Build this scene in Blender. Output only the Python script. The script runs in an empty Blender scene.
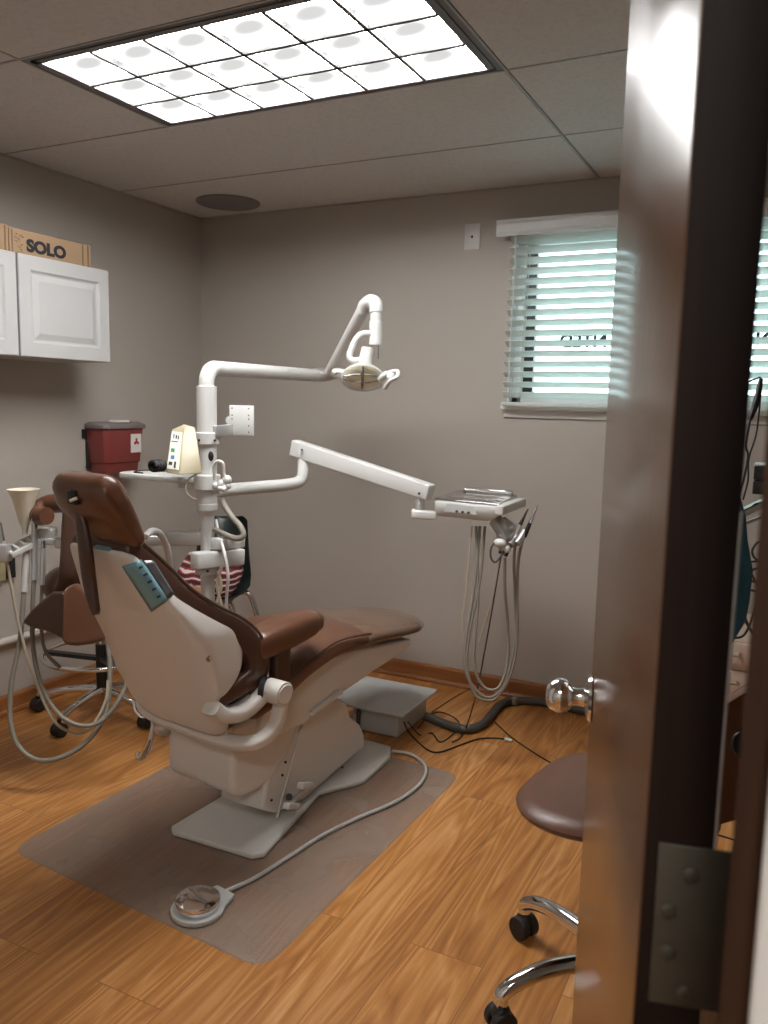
import bpy, bmesh, math, random
from mathutils import Vector, Matrix
from mathutils.bvhtree import BVHTree
random.seed(7)
S = bpy.context.scene
COL = S.collection
PI = math.pi

# ------------------------------------------------------------------ camera model
FPX = 820.889
CZ = 1.3197
CR = Vector((0.89270953, 0.45009961, 0.02190961))
CU = Vector((-0.07846904, 0.10738757, 0.99111580))
CF = Vector((-0.44374801, 0.88649774, -0.13118479))
CO = Vector((0, 0, CZ))
CEIL = 2.25
WY = 3.521          # back wall
LX = -2.866         # left wall
RX = 1.25           # right wall
FY = 0.43           # room side of the front wall

def ray(px, py):
    return (CF * FPX + CR * (px - 384) - CU * (py - 512)).normalized()
def P(px, py, X=None, Y=None, z=None, F=None):
    """a point of the place seen at a photograph pixel and lying on a known plane"""
    d = ray(px, py)
    if X is not None: t = X / d.x
    elif Y is not None: t = Y / d.y
    elif z is not None: t = (z - CZ) / d.z
    else: t = F / d.dot(CF)
    return CO + d * t

cam = bpy.data.cameras.new('camera'); camo = bpy.data.objects.new('camera', cam); COL.objects.link(camo)
camo.matrix_world = Matrix((( CR.x, CU.x, -CF.x, 0), (CR.y, CU.y, -CF.y, 0), (CR.z, CU.z, -CF.z, CZ), (0, 0, 0, 1)))
cam.sensor_fit = 'VERTICAL'; cam.sensor_height = 36; cam.sensor_width = 27
cam.lens = FPX / 1024 * 36
cam.clip_start = 0.02
cam.dof.use_dof = True; cam.dof.focus_distance = 2.7; cam.dof.aperture_fstop = 11
S.camera = camo
S.view_settings.view_transform = 'Standard'; S.view_settings.look = 'None'
S.view_settings.gamma = 1; S.view_settings.use_curve_mapping = False
S.view_settings.exposure = 1.62

# ------------------------------------------------------------------ materials
def nmat(name):
    m = bpy.data.materials.new(name); m.use_nodes = True
    nt = m.node_tree; b = nt.nodes['Principled BSDF']
    return m, nt, b
def N(nt, typ, **kw):
    n = nt.nodes.new(typ)
    for k, v in kw.items():
        if k in n.inputs: n.inputs[k].default_value = v
        else: setattr(n, k, v)
    return n
def coords(nt, scale=(1, 1, 1), kind='Object', rot=(0, 0, 0)):
    tc = nt.nodes.new('ShaderNodeTexCoord'); mp = nt.nodes.new('ShaderNodeMapping')
    mp.inputs['Scale'].default_value = scale; mp.inputs['Rotation'].default_value = rot
    nt.links.new(tc.outputs[kind], mp.inputs['Vector']); return mp.outputs['Vector']
def mat(name, col, rough=.5, metal=0, var=.06, vscale=6, bump=0, bscale=60, coat=0, spec=.5, emit=None, estr=0, alpha=1):
    m, nt, b = nmat(name)
    v = coords(nt)
    no = N(nt, 'ShaderNodeTexNoise', Scale=vscale, Detail=3.0); nt.links.new(v, no.inputs['Vector'])
    mr = N(nt, 'ShaderNodeMapRange'); mr.inputs['To Min'].default_value = 1 - var; mr.inputs['To Max'].default_value = 1 + var
    nt.links.new(no.outputs['Fac'], mr.inputs['Value'])
    mx = N(nt, 'ShaderNodeMix', data_type='RGBA', blend_type='MULTIPLY'); mx.inputs[0].default_value = 1
    mx.inputs[6].default_value = (*col, 1); nt.links.new(mr.outputs[0], mx.inputs[7])
    nt.links.new(mx.outputs[2], b.inputs['Base Color'])
    b.inputs['Roughness'].default_value = rough; b.inputs['Metallic'].default_value = metal
    b.inputs['Coat Weight'].default_value = coat; b.inputs['Specular IOR Level'].default_value = spec
    b.inputs['Alpha'].default_value = alpha
    if bump:
        n2 = N(nt, 'ShaderNodeTexNoise', Scale=bscale, Detail=4.0); nt.links.new(v, n2.inputs['Vector'])
        bp = N(nt, 'ShaderNodeBump', Strength=bump, Distance=.01); nt.links.new(n2.outputs['Fac'], bp.inputs['Height'])
        nt.links.new(bp.outputs['Normal'], b.inputs['Normal'])
    if emit:
        b.inputs['Emission Color'].default_value = (*emit, 1); b.inputs['Emission Strength'].default_value = estr
    return m

M = {}
M['wall'] = mat('greige_paint', (.43, .39, .345), .55, var=.03, vscale=2, bump=.05, bscale=180)
M['hallwall'] = mat('hall_paint', (.62, .61, .58), .6, var=.02)
M['white'] = mat('white_enamel', (.63, .63, .61), .28, var=.02)
M['shell'] = mat('cream_shell_plastic', (.69, .65, .61), .35, var=.03, vscale=3)
M['body'] = mat('cream_body_plastic', (.75, .73, .705), .38, var=.03, vscale=3)
M['plate'] = mat('grey_white_base_enamel', (.73, .72, .69), .35, var=.03)
M['greyplate'] = mat('warm_grey_enamel', (.50, .50, .49), .4, var=.04)
M['silver'] = mat('satin_silver', (.62, .62, .62), .32, metal=.7, var=.04)
M['chrome'] = mat('chrome', (.78, .78, .78), .10, metal=1, var=.03)
M['steel'] = mat('stainless_steel', (.62, .62, .62), .2, metal=1, var=.05)
M['hinge'] = mat('aged_hinge_steel', (.10, .09, .07), .5, metal=.5, var=.12, vscale=30)
M['black'] = mat('black_plastic', (.013, .013, .014), .35, var=.1)
M['rubber'] = mat('black_rubber', (.015, .014, .014), .55, var=.1)
M['brownvinyl'] = mat('brown_vinyl', (.125, .052, .028), .30, var=.14, vscale=5, bump=.10, bscale=240, coat=.15)
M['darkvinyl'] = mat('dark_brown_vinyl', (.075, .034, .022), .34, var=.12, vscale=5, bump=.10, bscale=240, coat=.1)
M['stoolvinyl'] = mat('stool_brown_vinyl', (.13, .058, .036), .36, var=.08, vscale=5, bump=.08, bscale=240)
M['toecover'] = mat('toe_cover_plastic', (.15, .085, .055), .22, var=.1, vscale=12, bump=.25, bscale=26, coat=.4)
M['hose'] = mat('grey_hose', (.25, .225, .185), .45, var=.05)
M['darkhose'] = mat('dark_grey_hose', (.065, .058, .05), .5, var=.12, vscale=20)
M['tanhose'] = mat('tan_hose', (.42, .36, .27), .45, var=.05)
M['whitecord'] = mat('white_cord', (.7, .69, .64), .45)
M['cabwhite'] = mat('white_cabinet_lacquer', (.50, .495, .49), .35, var=.01)
M['beige'] = mat('aged_beige_plastic', (.36, .31, .20), .4, var=.05)
M['cream'] = mat('cream_cup', (.80, .74, .60), .5)
M['panelface'] = mat('pale_panel_face', (.70, .70, .62), .4)
M['red'] = mat('sharps_red', (.20, .038, .032), .35, var=.06)
M['clearlid'] = mat('translucent_lid', (.20, .165, .165), .25, var=.1)
M['label'] = mat('label_white', (.72, .68, .64), .5)
M['labelred'] = mat('label_red', (.38, .04, .04), .5)
M['bluelabel'] = mat('label_blue', (.17, .33, .38), .35, var=.10, vscale=25)
M['clearblue'] = mat('smoky_sleeve', (.085, .080, .085), .15, var=.2, vscale=30, coat=.5)
M['ink'] = mat('ink', (.02, .022, .03), .6)
M['greenbtn'] = mat('green_button', (.05, .25, .15), .4)
M['bluebtn'] = mat('blue_button', (.08, .18, .4), .4)
M['blind'] = mat('blind_white', (.78, .79, .77), .4, var=.02)
M['winwhite'] = mat('window_vinyl', (.75, .77, .77), .4)
M['beigecab'] = mat('beige_drawer_laminate', (.56, .43, .35), .45, var=.03)
M['bluecloth'] = mat('blue_cloth', (.035, .16, .26), .55, var=.2, vscale=20, bump=.3, bscale=25)
M['darkgreen'] = mat('charcoal_shell', (.018, .024, .022), .35)
M['glassclear'] = mat('clear_acrylic', (.9, .92, .92), .05)
M['amber'] = mat('amber_reflector', (.97, .84, .66), .35, metal=0, var=.15, vscale=25)
M['louver'] = mat('louver_blade', (.10, .10, .10), .4)
M['troffer'] = mat('troffer_frame', (.14, .14, .15), .5)
M['tbar'] = mat('tbar_grey', (.36, .34, .33), .5)
M['lampshell'] = mat('clear_lamp_shell', (.85, .86, .86), .3)
for k_, c_ in (('amber', (1, .86, .66, 1)), ('lampshell', (1, 1, 1, 1))):
    nt = M[k_].node_tree; tl = nt.nodes.new('ShaderNodeBsdfTranslucent'); tl.inputs[0].default_value = c_; mx = nt.nodes.new('ShaderNodeMixShader'); mx.inputs[0].default_value = .6
    nt.links.new(nt.nodes['Principled BSDF'].outputs[0], mx.inputs[1]); nt.links.new(tl.outputs[0], mx.inputs[2]); nt.links.new(mx.outputs[0], nt.nodes['Material Output'].inputs['Surface'])
M['speaker'] = mat('grille_grey', (.20, .18, .19), .6, bump=.4, bscale=300)
M['outletwhite'] = mat('ivory_plate', (.62, .57, .50), .4)
M['yellowbox'] = mat('yellowed_plastic', (.34, .30, .16), .5)
M['pipe'] = mat('painted_pipe', (.55, .50, .46), .45)
M['casing'] = mat('white_casing', (.82, .82, .80), .4)
M['tan'] = mat('tan_fabric', (.42, .22, .11), .7)

def glass(name, col=(1, 1, 1), rough=0.0, mixf=.1):
    m = bpy.data.materials.new(name); m.use_nodes = True; nt = m.node_tree; nt.nodes.clear()
    o = nt.nodes.new('ShaderNodeOutputMaterial'); t = N(nt, 'ShaderNodeBsdfTransparent'); t.inputs[0].default_value = (*col, 1)
    g = N(nt, 'ShaderNodeBsdfGlossy'); g.inputs['Roughness'].default_value = rough
    fr = N(nt, 'ShaderNodeFresnel', IOR=1.45); mx = nt.nodes.new('ShaderNodeMixShader')
    nt.links.new(fr.outputs[0], mx.inputs[0]); nt.links.new(t.outputs[0], mx.inputs[1]); nt.links.new(g.outputs[0], mx.inputs[2])
    nt.links.new(mx.outputs[0], o.inputs[0]); return m
M['pane'] = glass('window_glass', (.86, .95, .96))
M['shield'] = glass('clear_shield', (.86, .88, .88), .05)

# chair mat: scuffed translucent vinyl
def mk_mat():
    m, nt, b = nmat('scuffed_clear_mat'); nt_ = nt
    b.inputs['Base Color'].default_value = (.52, .43, .36, 1); b.inputs['Roughness'].default_value = .33
    tr = N(nt, 'ShaderNodeBsdfTransparent'); tr.inputs[0].default_value = (.88, .84, .80, 1)
    no = N(nt, 'ShaderNodeTexNoise', Scale=4.0, Detail=2.0); nt.links.new(coords(nt), no.inputs['Vector'])
    mr = N(nt, 'ShaderNodeMapRange'); mr.inputs['From Min'].default_value = .3; mr.inputs['From Max'].default_value = .7
    mr.inputs['To Min'].default_value = .24; mr.inputs['To Max'].default_value = .42
    nt.links.new(no.outputs['Fac'], mr.inputs['Value'])
    mx = nt.nodes.new('ShaderNodeMixShader'); nt.links.new(mr.outputs[0], mx.inputs[0])
    nt.links.new(tr.outputs[0], mx.inputs[1]); nt.links.new(b.outputs[0], mx.inputs[2])
    nt.links.new(mx.outputs[0], nt.nodes['Material Output'].inputs['Surface']); return m
M['mat'] = mk_mat()

def mk_floor():
    m, nt, b = nmat('oak_laminate')
    L = nt.links.new
    v = coords(nt, (1, 1, 1), rot=(0, 0, PI / 2))
    br = N(nt, 'ShaderNodeTexBrick'); br.offset = .37; br.offset_frequency = 2
    br.inputs['Color1'].default_value = (0, 0, 0, 1); br.inputs['Color2'].default_value = (1, 1, 1, 1); br.inputs['Mortar'].default_value = (.5, .5, .5, 1)
    br.inputs['Scale'].default_value = 1; br.inputs['Brick Width'].default_value = 1.25; br.inputs['Row Height'].default_value = .19
    br.inputs['Mortar Size'].default_value = .0012; br.inputs['Mortar Smooth'].default_value = .3
    L(v, br.inputs['Vector'])
    rnd = br.outputs['Color']
    # per-board offset
    tc = nt.nodes.new('ShaderNodeTexCoord')
    mul = N(nt, 'ShaderNodeVectorMath', operation='MULTIPLY'); mul.inputs[1].default_value = (7, 11, 3); L(rnd, mul.inputs[0])
    add = N(nt, 'ShaderNodeVectorMath', operation='ADD'); L(tc.outputs['Object'], add.inputs[0]); L(mul.outputs[0], add.inputs[1])
    mp = nt.nodes.new('ShaderNodeMapping'); mp.inputs['Scale'].default_value = (8.5, .8, 1); L(add.outputs[0], mp.inputs['Vector'])
    n1 = N(nt, 'ShaderNodeTexNoise', Scale=1.0, Detail=2.0, Roughness=.5, Distortion=.6); L(mp.outputs[0], n1.inputs['Vector'])
    ms = N(nt, 'ShaderNodeMath', operation='MULTIPLY'); ms.inputs[1].default_value = 22; L(n1.outputs['Fac'], ms.inputs[0])
    fr = N(nt, 'ShaderNodeMath', operation='PINGPONG'); fr.inputs[1].default_value = 1; L(ms.outputs[0], fr.inputs[0])
    mp2 = nt.nodes.new('ShaderNodeMapping'); mp2.inputs['Scale'].default_value = (75, 3.0, 1); L(add.outputs[0], mp2.inputs['Vector'])
    n2 = N(nt, 'ShaderNodeTexNoise', Scale=1.0, Detail=5.0, Roughness=.65); L(mp2.outputs[0], n2.inputs['Vector'])
    n3 = N(nt, 'ShaderNodeTexNoise', Scale=.6, Detail=4.0, Roughness=.6); L(mp.outputs[0], n3.inputs['Vector'])
    def cmb(a, wa, bb, wb):
        x = N(nt, 'ShaderNodeMath', operation='MULTIPLY'); x.inputs[1].default_value = wa; L(a, x.inputs[0])
        y = N(nt, 'ShaderNodeMath', operation='MULTIPLY_ADD'); y.inputs[1].default_value = wb; L(bb, y.inputs[0]); L(x.outputs[0], y.inputs[2]); return y.outputs[0]
    g = cmb(fr.outputs[0], .20, n2.outputs['Fac'], .44)
    g2 = N(nt, 'ShaderNodeMath', operation='ADD'); L(g, g2.inputs[0])
    w3 = N(nt, 'ShaderNodeMath', operation='MULTIPLY'); w3.inputs[1].default_value = .56; L(n3.outputs['Fac'], w3.inputs[0]); L(w3.outputs[0], g2.inputs[1])
    cr = nt.nodes.new('ShaderNodeValToRGB'); e = cr.color_ramp.elements
    e[0].position = .30; e[0].color = (.18, .066, .018, 1); e[1].position = .80; e[1].color = (.64, .32, .12, 1)
    x = e.new(.48); x.color = (.37, .145, .036, 1); x = e.new(.62); x.color = (.48, .205, .054, 1)
    L(g2.outputs[0], cr.inputs[0])
    # slight tone shift per board
    mr = N(nt, 'ShaderNodeMapRange'); mr.inputs['To Min'].default_value = .93; mr.inputs['To Max'].default_value = 1.05
    sep = nt.nodes.new('ShaderNodeSeparateColor'); L(rnd, sep.inputs[0]); L(sep.outputs[0], mr.inputs['Value'])
    mx = N(nt, 'ShaderNodeMix', data_type='RGBA', blend_type='MULTIPLY'); mx.inputs[0].default_value = 1
    L(cr.outputs[0], mx.inputs[6]); L(mr.outputs[0], mx.inputs[7])
    mx2 = N(nt, 'ShaderNodeMix', data_type='RGBA'); L(br.outputs['Fac'], mx2.inputs[0]); L(mx.outputs[2], mx2.inputs[6]); mx2.inputs[7].default_value = (.24, .10, .035, 1)
    L(mx2.outputs[2], b.inputs['Base Color'])
    b.inputs['Roughness'].default_value = .36; b.inputs['Specular IOR Level'].default_value = .45
    bp = N(nt, 'ShaderNodeBump', Strength=.06, Distance=.004); L(n2.outputs['Fac'], bp.inputs['Height']); L(bp.outputs[0], b.inputs['Normal'])
    return m
M['floor'] = mk_floor()

def mk_wood(name, c0, c1, scale, rough, coat=0, axis=2, bump=.05, spec=.5, lo=.35, hi=.7):
    m, nt, b = nmat(name); L = nt.links.new
    sc = [scale] * 3; sc[axis] = scale * .045
    v = coords(nt, tuple(sc))
    n = N(nt, 'ShaderNodeTexNoise', Scale=1.0, Detail=6.0, Roughness=.6, Distortion=.4); L(v, n.inputs['Vector'])
    cr = nt.nodes.new('ShaderNodeValToRGB'); e = cr.color_ramp.elements
    e[0].position = lo; e[0].color = (*c0, 1); e[1].position = hi; e[1].color = (*c1, 1)
    L(n.outputs['Fac'], cr.inputs[0]); L(cr.outputs[0], b.inputs['Base Color'])
    b.inputs['Roughness'].default_value = rough; b.inputs['Coat Weight'].default_value = coat; b.inputs['Coat Roughness'].default_value = .15
    b.inputs['Specular IOR Level'].default_value = spec
    bp = N(nt, 'ShaderNodeBump', Strength=bump, Distance=.01); L(n.outputs['Fac'], bp.inputs['Height']); L(bp.outputs[0], b.inputs['Normal'])
    return m
M['door'] = mk_wood('stained_oak_veneer', (.12, .052, .020), (.27, .125, .048), 55, .20, bump=.08, spec=.5, coat=.5)
M['dooredge'] = mk_wood('dark_door_edge', (.010, .005, .004), (.020, .011, .008), 40, .6, spec=.2)
M['jamb'] = mk_wood('stained_jamb', (.03, .013, .007), (.065, .028, .014), 40, .55, spec=.3)
nt = M['door'].node_tree; b = nt.nodes['Principled BSDF']; b.inputs['Anisotropic'].default_value = .8; b.inputs['Roughness'].default_value = .24; b.inputs['Coat Roughness'].default_value = .24
cx = nt.nodes.new('ShaderNodeCombineXYZ'); cx.inputs[0].default_value = -.242; cx.inputs[1].default_value = .970; nt.links.new(cx.outputs[0], b.inputs['Tangent'])
M['base'] = mk_wood('oak_baseboard', (.24, .088, .026), (.37, .15, .05), 30, .4, axis=0)
M['basel'] = mk_wood('oak_baseboard_left', (.24, .088, .026), (.37, .15, .05), 30, .4, axis=1)
M['card'] = mat('cardboard', (.40, .265, .155), .8, var=.06)
M['cardtape'] = mat('cardboard_tape', (.22, .13, .08), .5)

def mk_tile():
    m, nt, b = nmat('ceiling_tile'); L = nt.links.new
    v = coords(nt)
    n = N(nt, 'ShaderNodeTexNoise', Scale=70.0, Detail=5.0, Roughness=.7); L(v, n.inputs['Vector'])
    cr = nt.nodes.new('ShaderNodeValToRGB'); e = cr.color_ramp.elements
    e[0].position = .36; e[0].color = (.53, .51, .495, 1); e[1].position = .56; e[1].color = (.59, .57, .555, 1)
    L(n.outputs['Fac'], cr.inputs[0]); L(cr.outputs[0], b.inputs['Base Color']); b.inputs['Roughness'].default_value = .85
    bp = N(nt, 'ShaderNodeBump', Strength=.12, Distance=.003); L(n.outputs['Fac'], bp.inputs['Height']); L(bp.outputs[0], b.inputs['Normal'])
    return m
M['tile'] = mk_tile()

def mk_stripe():
    m, nt, b = nmat('red_striped_knit'); L = nt.links.new
    v = coords(nt)
    w = N(nt, 'ShaderNodeTexWave', Scale=14.0, Distortion=3.0); w.inputs['Detail'].default_value = 2; w.bands_direction = 'Z'; L(v, w.inputs['Vector'])
    cr = nt.nodes.new('ShaderNodeValToRGB'); cr.color_ramp.interpolation = 'CONSTANT'; e = cr.color_ramp.elements
    e[0].position = 0; e[0].color = (.05, .015, .018, 1); e[1].position = .84; e[1].color = (.6, .52, .48, 1)
    x = e.new(.3); x.color = (.26, .025, .035, 1)
    L(w.outputs['Fac'], cr.inputs[0]); L(cr.outputs[0], b.inputs['Base Color']); b.inputs['Roughness'].default_value = .9
    return m
M['stripe'] = mk_stripe()

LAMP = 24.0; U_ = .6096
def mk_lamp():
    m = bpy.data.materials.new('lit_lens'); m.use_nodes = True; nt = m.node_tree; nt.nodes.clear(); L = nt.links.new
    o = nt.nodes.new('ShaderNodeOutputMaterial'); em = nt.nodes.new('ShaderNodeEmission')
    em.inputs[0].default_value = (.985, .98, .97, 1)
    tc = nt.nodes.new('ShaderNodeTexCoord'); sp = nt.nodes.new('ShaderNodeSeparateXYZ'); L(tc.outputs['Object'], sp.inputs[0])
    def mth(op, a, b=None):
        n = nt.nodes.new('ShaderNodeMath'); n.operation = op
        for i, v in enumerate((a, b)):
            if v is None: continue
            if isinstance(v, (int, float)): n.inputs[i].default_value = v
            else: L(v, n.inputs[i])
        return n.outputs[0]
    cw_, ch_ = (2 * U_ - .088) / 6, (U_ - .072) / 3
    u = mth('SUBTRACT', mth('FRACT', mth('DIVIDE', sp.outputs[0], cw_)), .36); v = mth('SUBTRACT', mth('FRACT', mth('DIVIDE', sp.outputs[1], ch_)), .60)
    r = mth('SQRT', mth('ADD', mth('MULTIPLY', mth('MULTIPLY', u, u), 2.2), mth('MULTIPLY', mth('MULTIPLY', v, v), 4.5)))  # louver shading and reflection painted as a dim blob in each cell's emission
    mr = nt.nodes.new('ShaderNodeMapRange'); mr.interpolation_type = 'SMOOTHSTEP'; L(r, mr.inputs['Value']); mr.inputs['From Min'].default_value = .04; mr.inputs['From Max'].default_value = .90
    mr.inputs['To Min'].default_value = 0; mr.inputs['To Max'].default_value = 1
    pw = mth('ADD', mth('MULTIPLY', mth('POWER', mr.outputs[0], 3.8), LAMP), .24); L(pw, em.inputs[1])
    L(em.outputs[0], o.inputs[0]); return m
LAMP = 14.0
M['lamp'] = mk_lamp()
def emis(name, col, st):
    m = bpy.data.materials.new(name); m.use_nodes = True; nt = m.node_tree; nt.nodes.clear()
    o = nt.nodes.new('ShaderNodeOutputMaterial'); em = nt.nodes.new('ShaderNodeEmission')
    em.inputs[0].default_value = (*col, 1); em.inputs[1].default_value = st; nt.links.new(em.outputs[0], o.inputs[0]); return m

# ------------------------------------------------------------------ geometry helpers
def catmull(pts, n=6):
    pts = [Vector(p) for p in pts]
    if len(pts) < 3: return pts
    out = []
    ext = [pts[0] * 2 - pts[1]] + pts + [pts[-1] * 2 - pts[-2]]
    for i in range(1, len(ext) - 2):
        p0, p1, p2, p3 = ext[i - 1:i + 3]
        for k in range(n):
            t = k / n
            out.append(.5 * ((2 * p1) + (p2 - p0) * t + (2 * p0 - 5 * p1 + 4 * p2 - p3) * t * t + (3 * p1 - p0 - 3 * p2 + p3) * t ** 3))
    out.append(pts[-1]); return out

class MB:
    def __init__(s): s.v = []; s.f = []; s.mi = []
    def _add(s, vs, fs, mi=0):
        o = len(s.v); s.v += [Vector(v) for v in vs]; s.f += [[i + o for i in f] for f in fs]; s.mi += [mi] * len(fs)
    def box(s, lo, hi, mi=0, xf=None):
        a, b = lo, hi
        vs = [Vector((x, y, z)) for x in (a[0], b[0]) for y in (a[1], b[1]) for z in (a[2], b[2])]
        if xf: vs = [xf @ v for v in vs]
        s._add(vs, [(0, 1, 3, 2), (4, 6, 7, 5), (0, 4, 5, 1), (2, 3, 7, 6), (0, 2, 6, 4), (1, 5, 7, 3)], mi); return s
    def beam(s, a, b, w, h, up=(0, 0, 1), mi=0, w2=None, h2=None):
        a, b = Vector(a), Vector(b); d = (b - a).normalized(); sd = d.cross(Vector(up)).normalized(); u = sd.cross(d)
        w2 = w2 or w; h2 = h2 or h; vs = []
        for p, ww, hh in ((a, w, h), (b, w2, h2)):
            for x, y in ((-1, -1), (1, -1), (1, 1), (-1, 1)): vs.append(p + sd * (x * ww / 2) + u * (y * hh / 2))
        s._add(vs, [(3, 2, 1, 0), (4, 5, 6, 7), (0, 1, 5, 4), (1, 2, 6, 5), (2, 3, 7, 6), (3, 0, 4, 7)], mi); return s
    def loft(s, rings, cap=True, mi=0):
        n = len(rings[0]); vs = [p for r in rings for p in r]; fs = []
        for i in range(len(rings) - 1):
            for k in range(n):
                k2 = (k + 1) % n; fs.append((i * n + k, i * n + k2, (i + 1) * n + k2, (i + 1) * n + k))
        if cap: fs.append(list(range(n))[::-1]); fs.append([(len(rings) - 1) * n + k for k in range(n)])
        s._add(vs, fs, mi); return s
    def tube(s, pts, r, n=10, smooth=6, mi=0, r2=None, cap=True):
        pts = catmull(pts, smooth) if smooth else [Vector(p) for p in pts]
        m = len(pts); rings = []; prev = None
        for i, p in enumerate(pts):
            t = (pts[min(i + 1, m - 1)] - pts[max(i - 1, 0)])
            t = t.normalized() if t.length > 1e-9 else Vector((0, 0, 1))
            if prev is None:
                a = Vector((0, 0, 1)) if abs(t.z) < .9 else Vector((1, 0, 0)); u = t.cross(a).normalized()
            else:
                u = prev - t * prev.dot(t); u = u.normalized() if u.length > 1e-6 else t.orthogonal().normalized()
            prev = u; w = t.cross(u); rr = r if r2 is None else r + (r2 - r) * i / (m - 1)
            if isinstance(r, (list, tuple)): 
                q = i / (m - 1) * (len(r) - 1); j = min(int(q), len(r) - 2); rr = r[j] + (r[j + 1] - r[j]) * (q - j)
            rings.append([p + u * (rr * math.cos(2 * PI * k / n)) + w * (rr * math.sin(2 * PI * k / n)) for k in range(n)])
        return s.loft(rings, cap, mi)
    def cyl(s, a, b, r, r2=None, n=24, mi=0):
        return s.tube([a, b], r, n, 0, mi, r2 if r2 is not None else r)
    def lathe(s, c, prof, n=28, axis=(0, 0, 1), mi=0, cap=True):
        ax = Vector(axis).normalized(); u = ax.orthogonal().normalized(); w = ax.cross(u); c = Vector(c)
        s.loft([[c + ax * z + u * (max(r, 1e-4) * math.cos(2 * PI * k / n)) + w * (max(r, 1e-4) * math.sin(2 * PI * k / n)) for k in range(n)] for r, z in prof], cap, mi); return s
    def ball(s, c, r, n=16, mi=0, sc=(1, 1, 1)):
        c = Vector(c); rings = []
        for i in range(n // 2 + 1):
            a = -PI / 2 + PI * i / (n // 2); rr = max(math.cos(a), 1e-3)
            rings.append([c + Vector((r * rr * math.cos(2 * PI * k / n) * sc[0], r * rr * math.sin(2 * PI * k / n) * sc[1], r * math.sin(a) * sc[2])) for k in range(n)])
        return s.loft(rings, True, mi)
    def prism(s, poly, d, mi=0):
        """poly: 3-D points of one face, d: extrusion vector"""
        a = [Vector(p) for p in poly]; d = Vector(d); n = len(a)
        s._add(a + [p + d for p in a], [list(range(n))[::-1], [n + i for i in range(n)]] + [(i, (i + 1) % n, n + (i + 1) % n, n + i) for i in range(n)], mi); return s
    def build(s, name, m, parent=None, smooth=True, bevel=0, seg=2, sub=0, angle=40, origin=None):
        me = bpy.data.meshes.new(name)
        org = Vector(origin) if origin is not None else Vector((0, 0, 0))
        me.from_pydata([v - org for v in s.v], [], s.f); me.validate()
        bm = bmesh.new(); bm.from_mesh(me); bmesh.ops.recalc_face_normals(bm, faces=bm.faces); bm.to_mesh(me); bm.free()
        ms = m if isinstance(m, (list, tuple)) else [m]
        for x in ms: me.materials.append(x)
        if len(ms) > 1:
            for p, i in zip(me.polygons, s.mi): p.material_index = i
        o = bpy.data.objects.new(name, me); COL.objects.link(o); o.location = org
        if parent: o.parent = parent
        if smooth:
            for p in me.polygons: p.use_smooth = True
            me.set_sharp_from_angle(angle=math.radians(angle))
        if bevel:
            b = o.modifiers.new('bevel', 'BEVEL'); b.width = bevel; b.segments = seg; b.limit_method = 'ANGLE'; b.angle_limit = math.radians(35); b.harden_normals = False
            for p in me.polygons: p.use_smooth = True
            if not smooth: pass
        if sub:
            q = o.modifiers.new('sub', 'SUBSURF'); q.levels = sub; q.render_levels = sub
        return o

def thing(name, label, cat, loc=(0, 0, 0), rz=0, group=None):
    o = bpy.data.objects.new(name, None); COL.objects.link(o); o.location = loc; o.rotation_euler = (0, 0, rz); o.empty_display_size = .1
    o['label'] = label; o['category'] = cat
    if group: o['group'] = group
    bpy.context.view_layer.update() if False else None
    return o
def tag(o, label, cat, group=None, kind=None):
    o['label'] = label; o['category'] = cat
    if group: o['group'] = group
    if kind: o['kind'] = kind
    return o
def struct(o): o['kind'] = 'structure'; return o
def put(t, o):
    """parent o under thing t: mesh coordinates were given in the world"""
    o.parent = t; o.matrix_parent_inverse = Matrix.Translation(t.location) @ Matrix.Rotation(t.rotation_euler.z, 4, 'Z')
    o.matrix_parent_inverse = o.matrix_parent_inverse.inverted(); return o

def sq(n, a, b, e):
    out = []
    for k in range(n):
        t = 2 * PI * k / n + PI / n; c, s_ = math.cos(t), math.sin(t)
        out.append((a * math.copysign(abs(c) ** (2 / e), c), b * math.copysign(abs(s_) ** (2 / e), s_)))
    return out
def pad(mb, path, e=4, n=28, ends=True, dense=6, mi=0, crown=0):
    """cushion swept in the (y,z) plane: path rows (y, z, half width along x, half thickness, [x centre])"""
    rows = [tuple(r) + (0,) * (5 - len(r)) for r in path]
    pr = []
    for comp in range(0, 5, 3):
        pass
    A = catmull([Vector((r[0], r[1], r[2])) for r in rows], dense); B = catmull([Vector((r[3], r[4], 0)) for r in rows], dense)
    m = len(A); rings = []
    def ring(i, sc, off):
        t = Vector((0, A[min(i + 1, m - 1)].x - A[max(i - 1, 0)].x, A[min(i + 1, m - 1)].y - A[max(i - 1, 0)].y)).normalized()
        nrm = Vector((0, -t.z, t.y)); c = Vector((B[i].y, A[i].x, A[i].y)) + t * off
        w = A[i].z - (1 - sc) * B[i].x; th = B[i].x * sc; out = []
        for x, y in sq(n, 1, 1, e):
            out.append(c + Vector((x * w, 0, 0)) + nrm * (y * th + crown * (1 - x * x) * (1 if y > 0 else 0)))
        return out
    if ends:
        for q in (80, 60, 40, 20): rings.append(ring(0, math.cos(math.radians(q)), -B[0].x * math.sin(math.radians(q))))
    for i in range(m): rings.append(ring(i, 1, 0))
    if ends:
        for q in (20, 40, 60, 80): rings.append(ring(m - 1, math.cos(math.radians(q)), B[-1].x * math.sin(math.radians(q))))
    mb.loft(rings, True, mi); return mb

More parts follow.
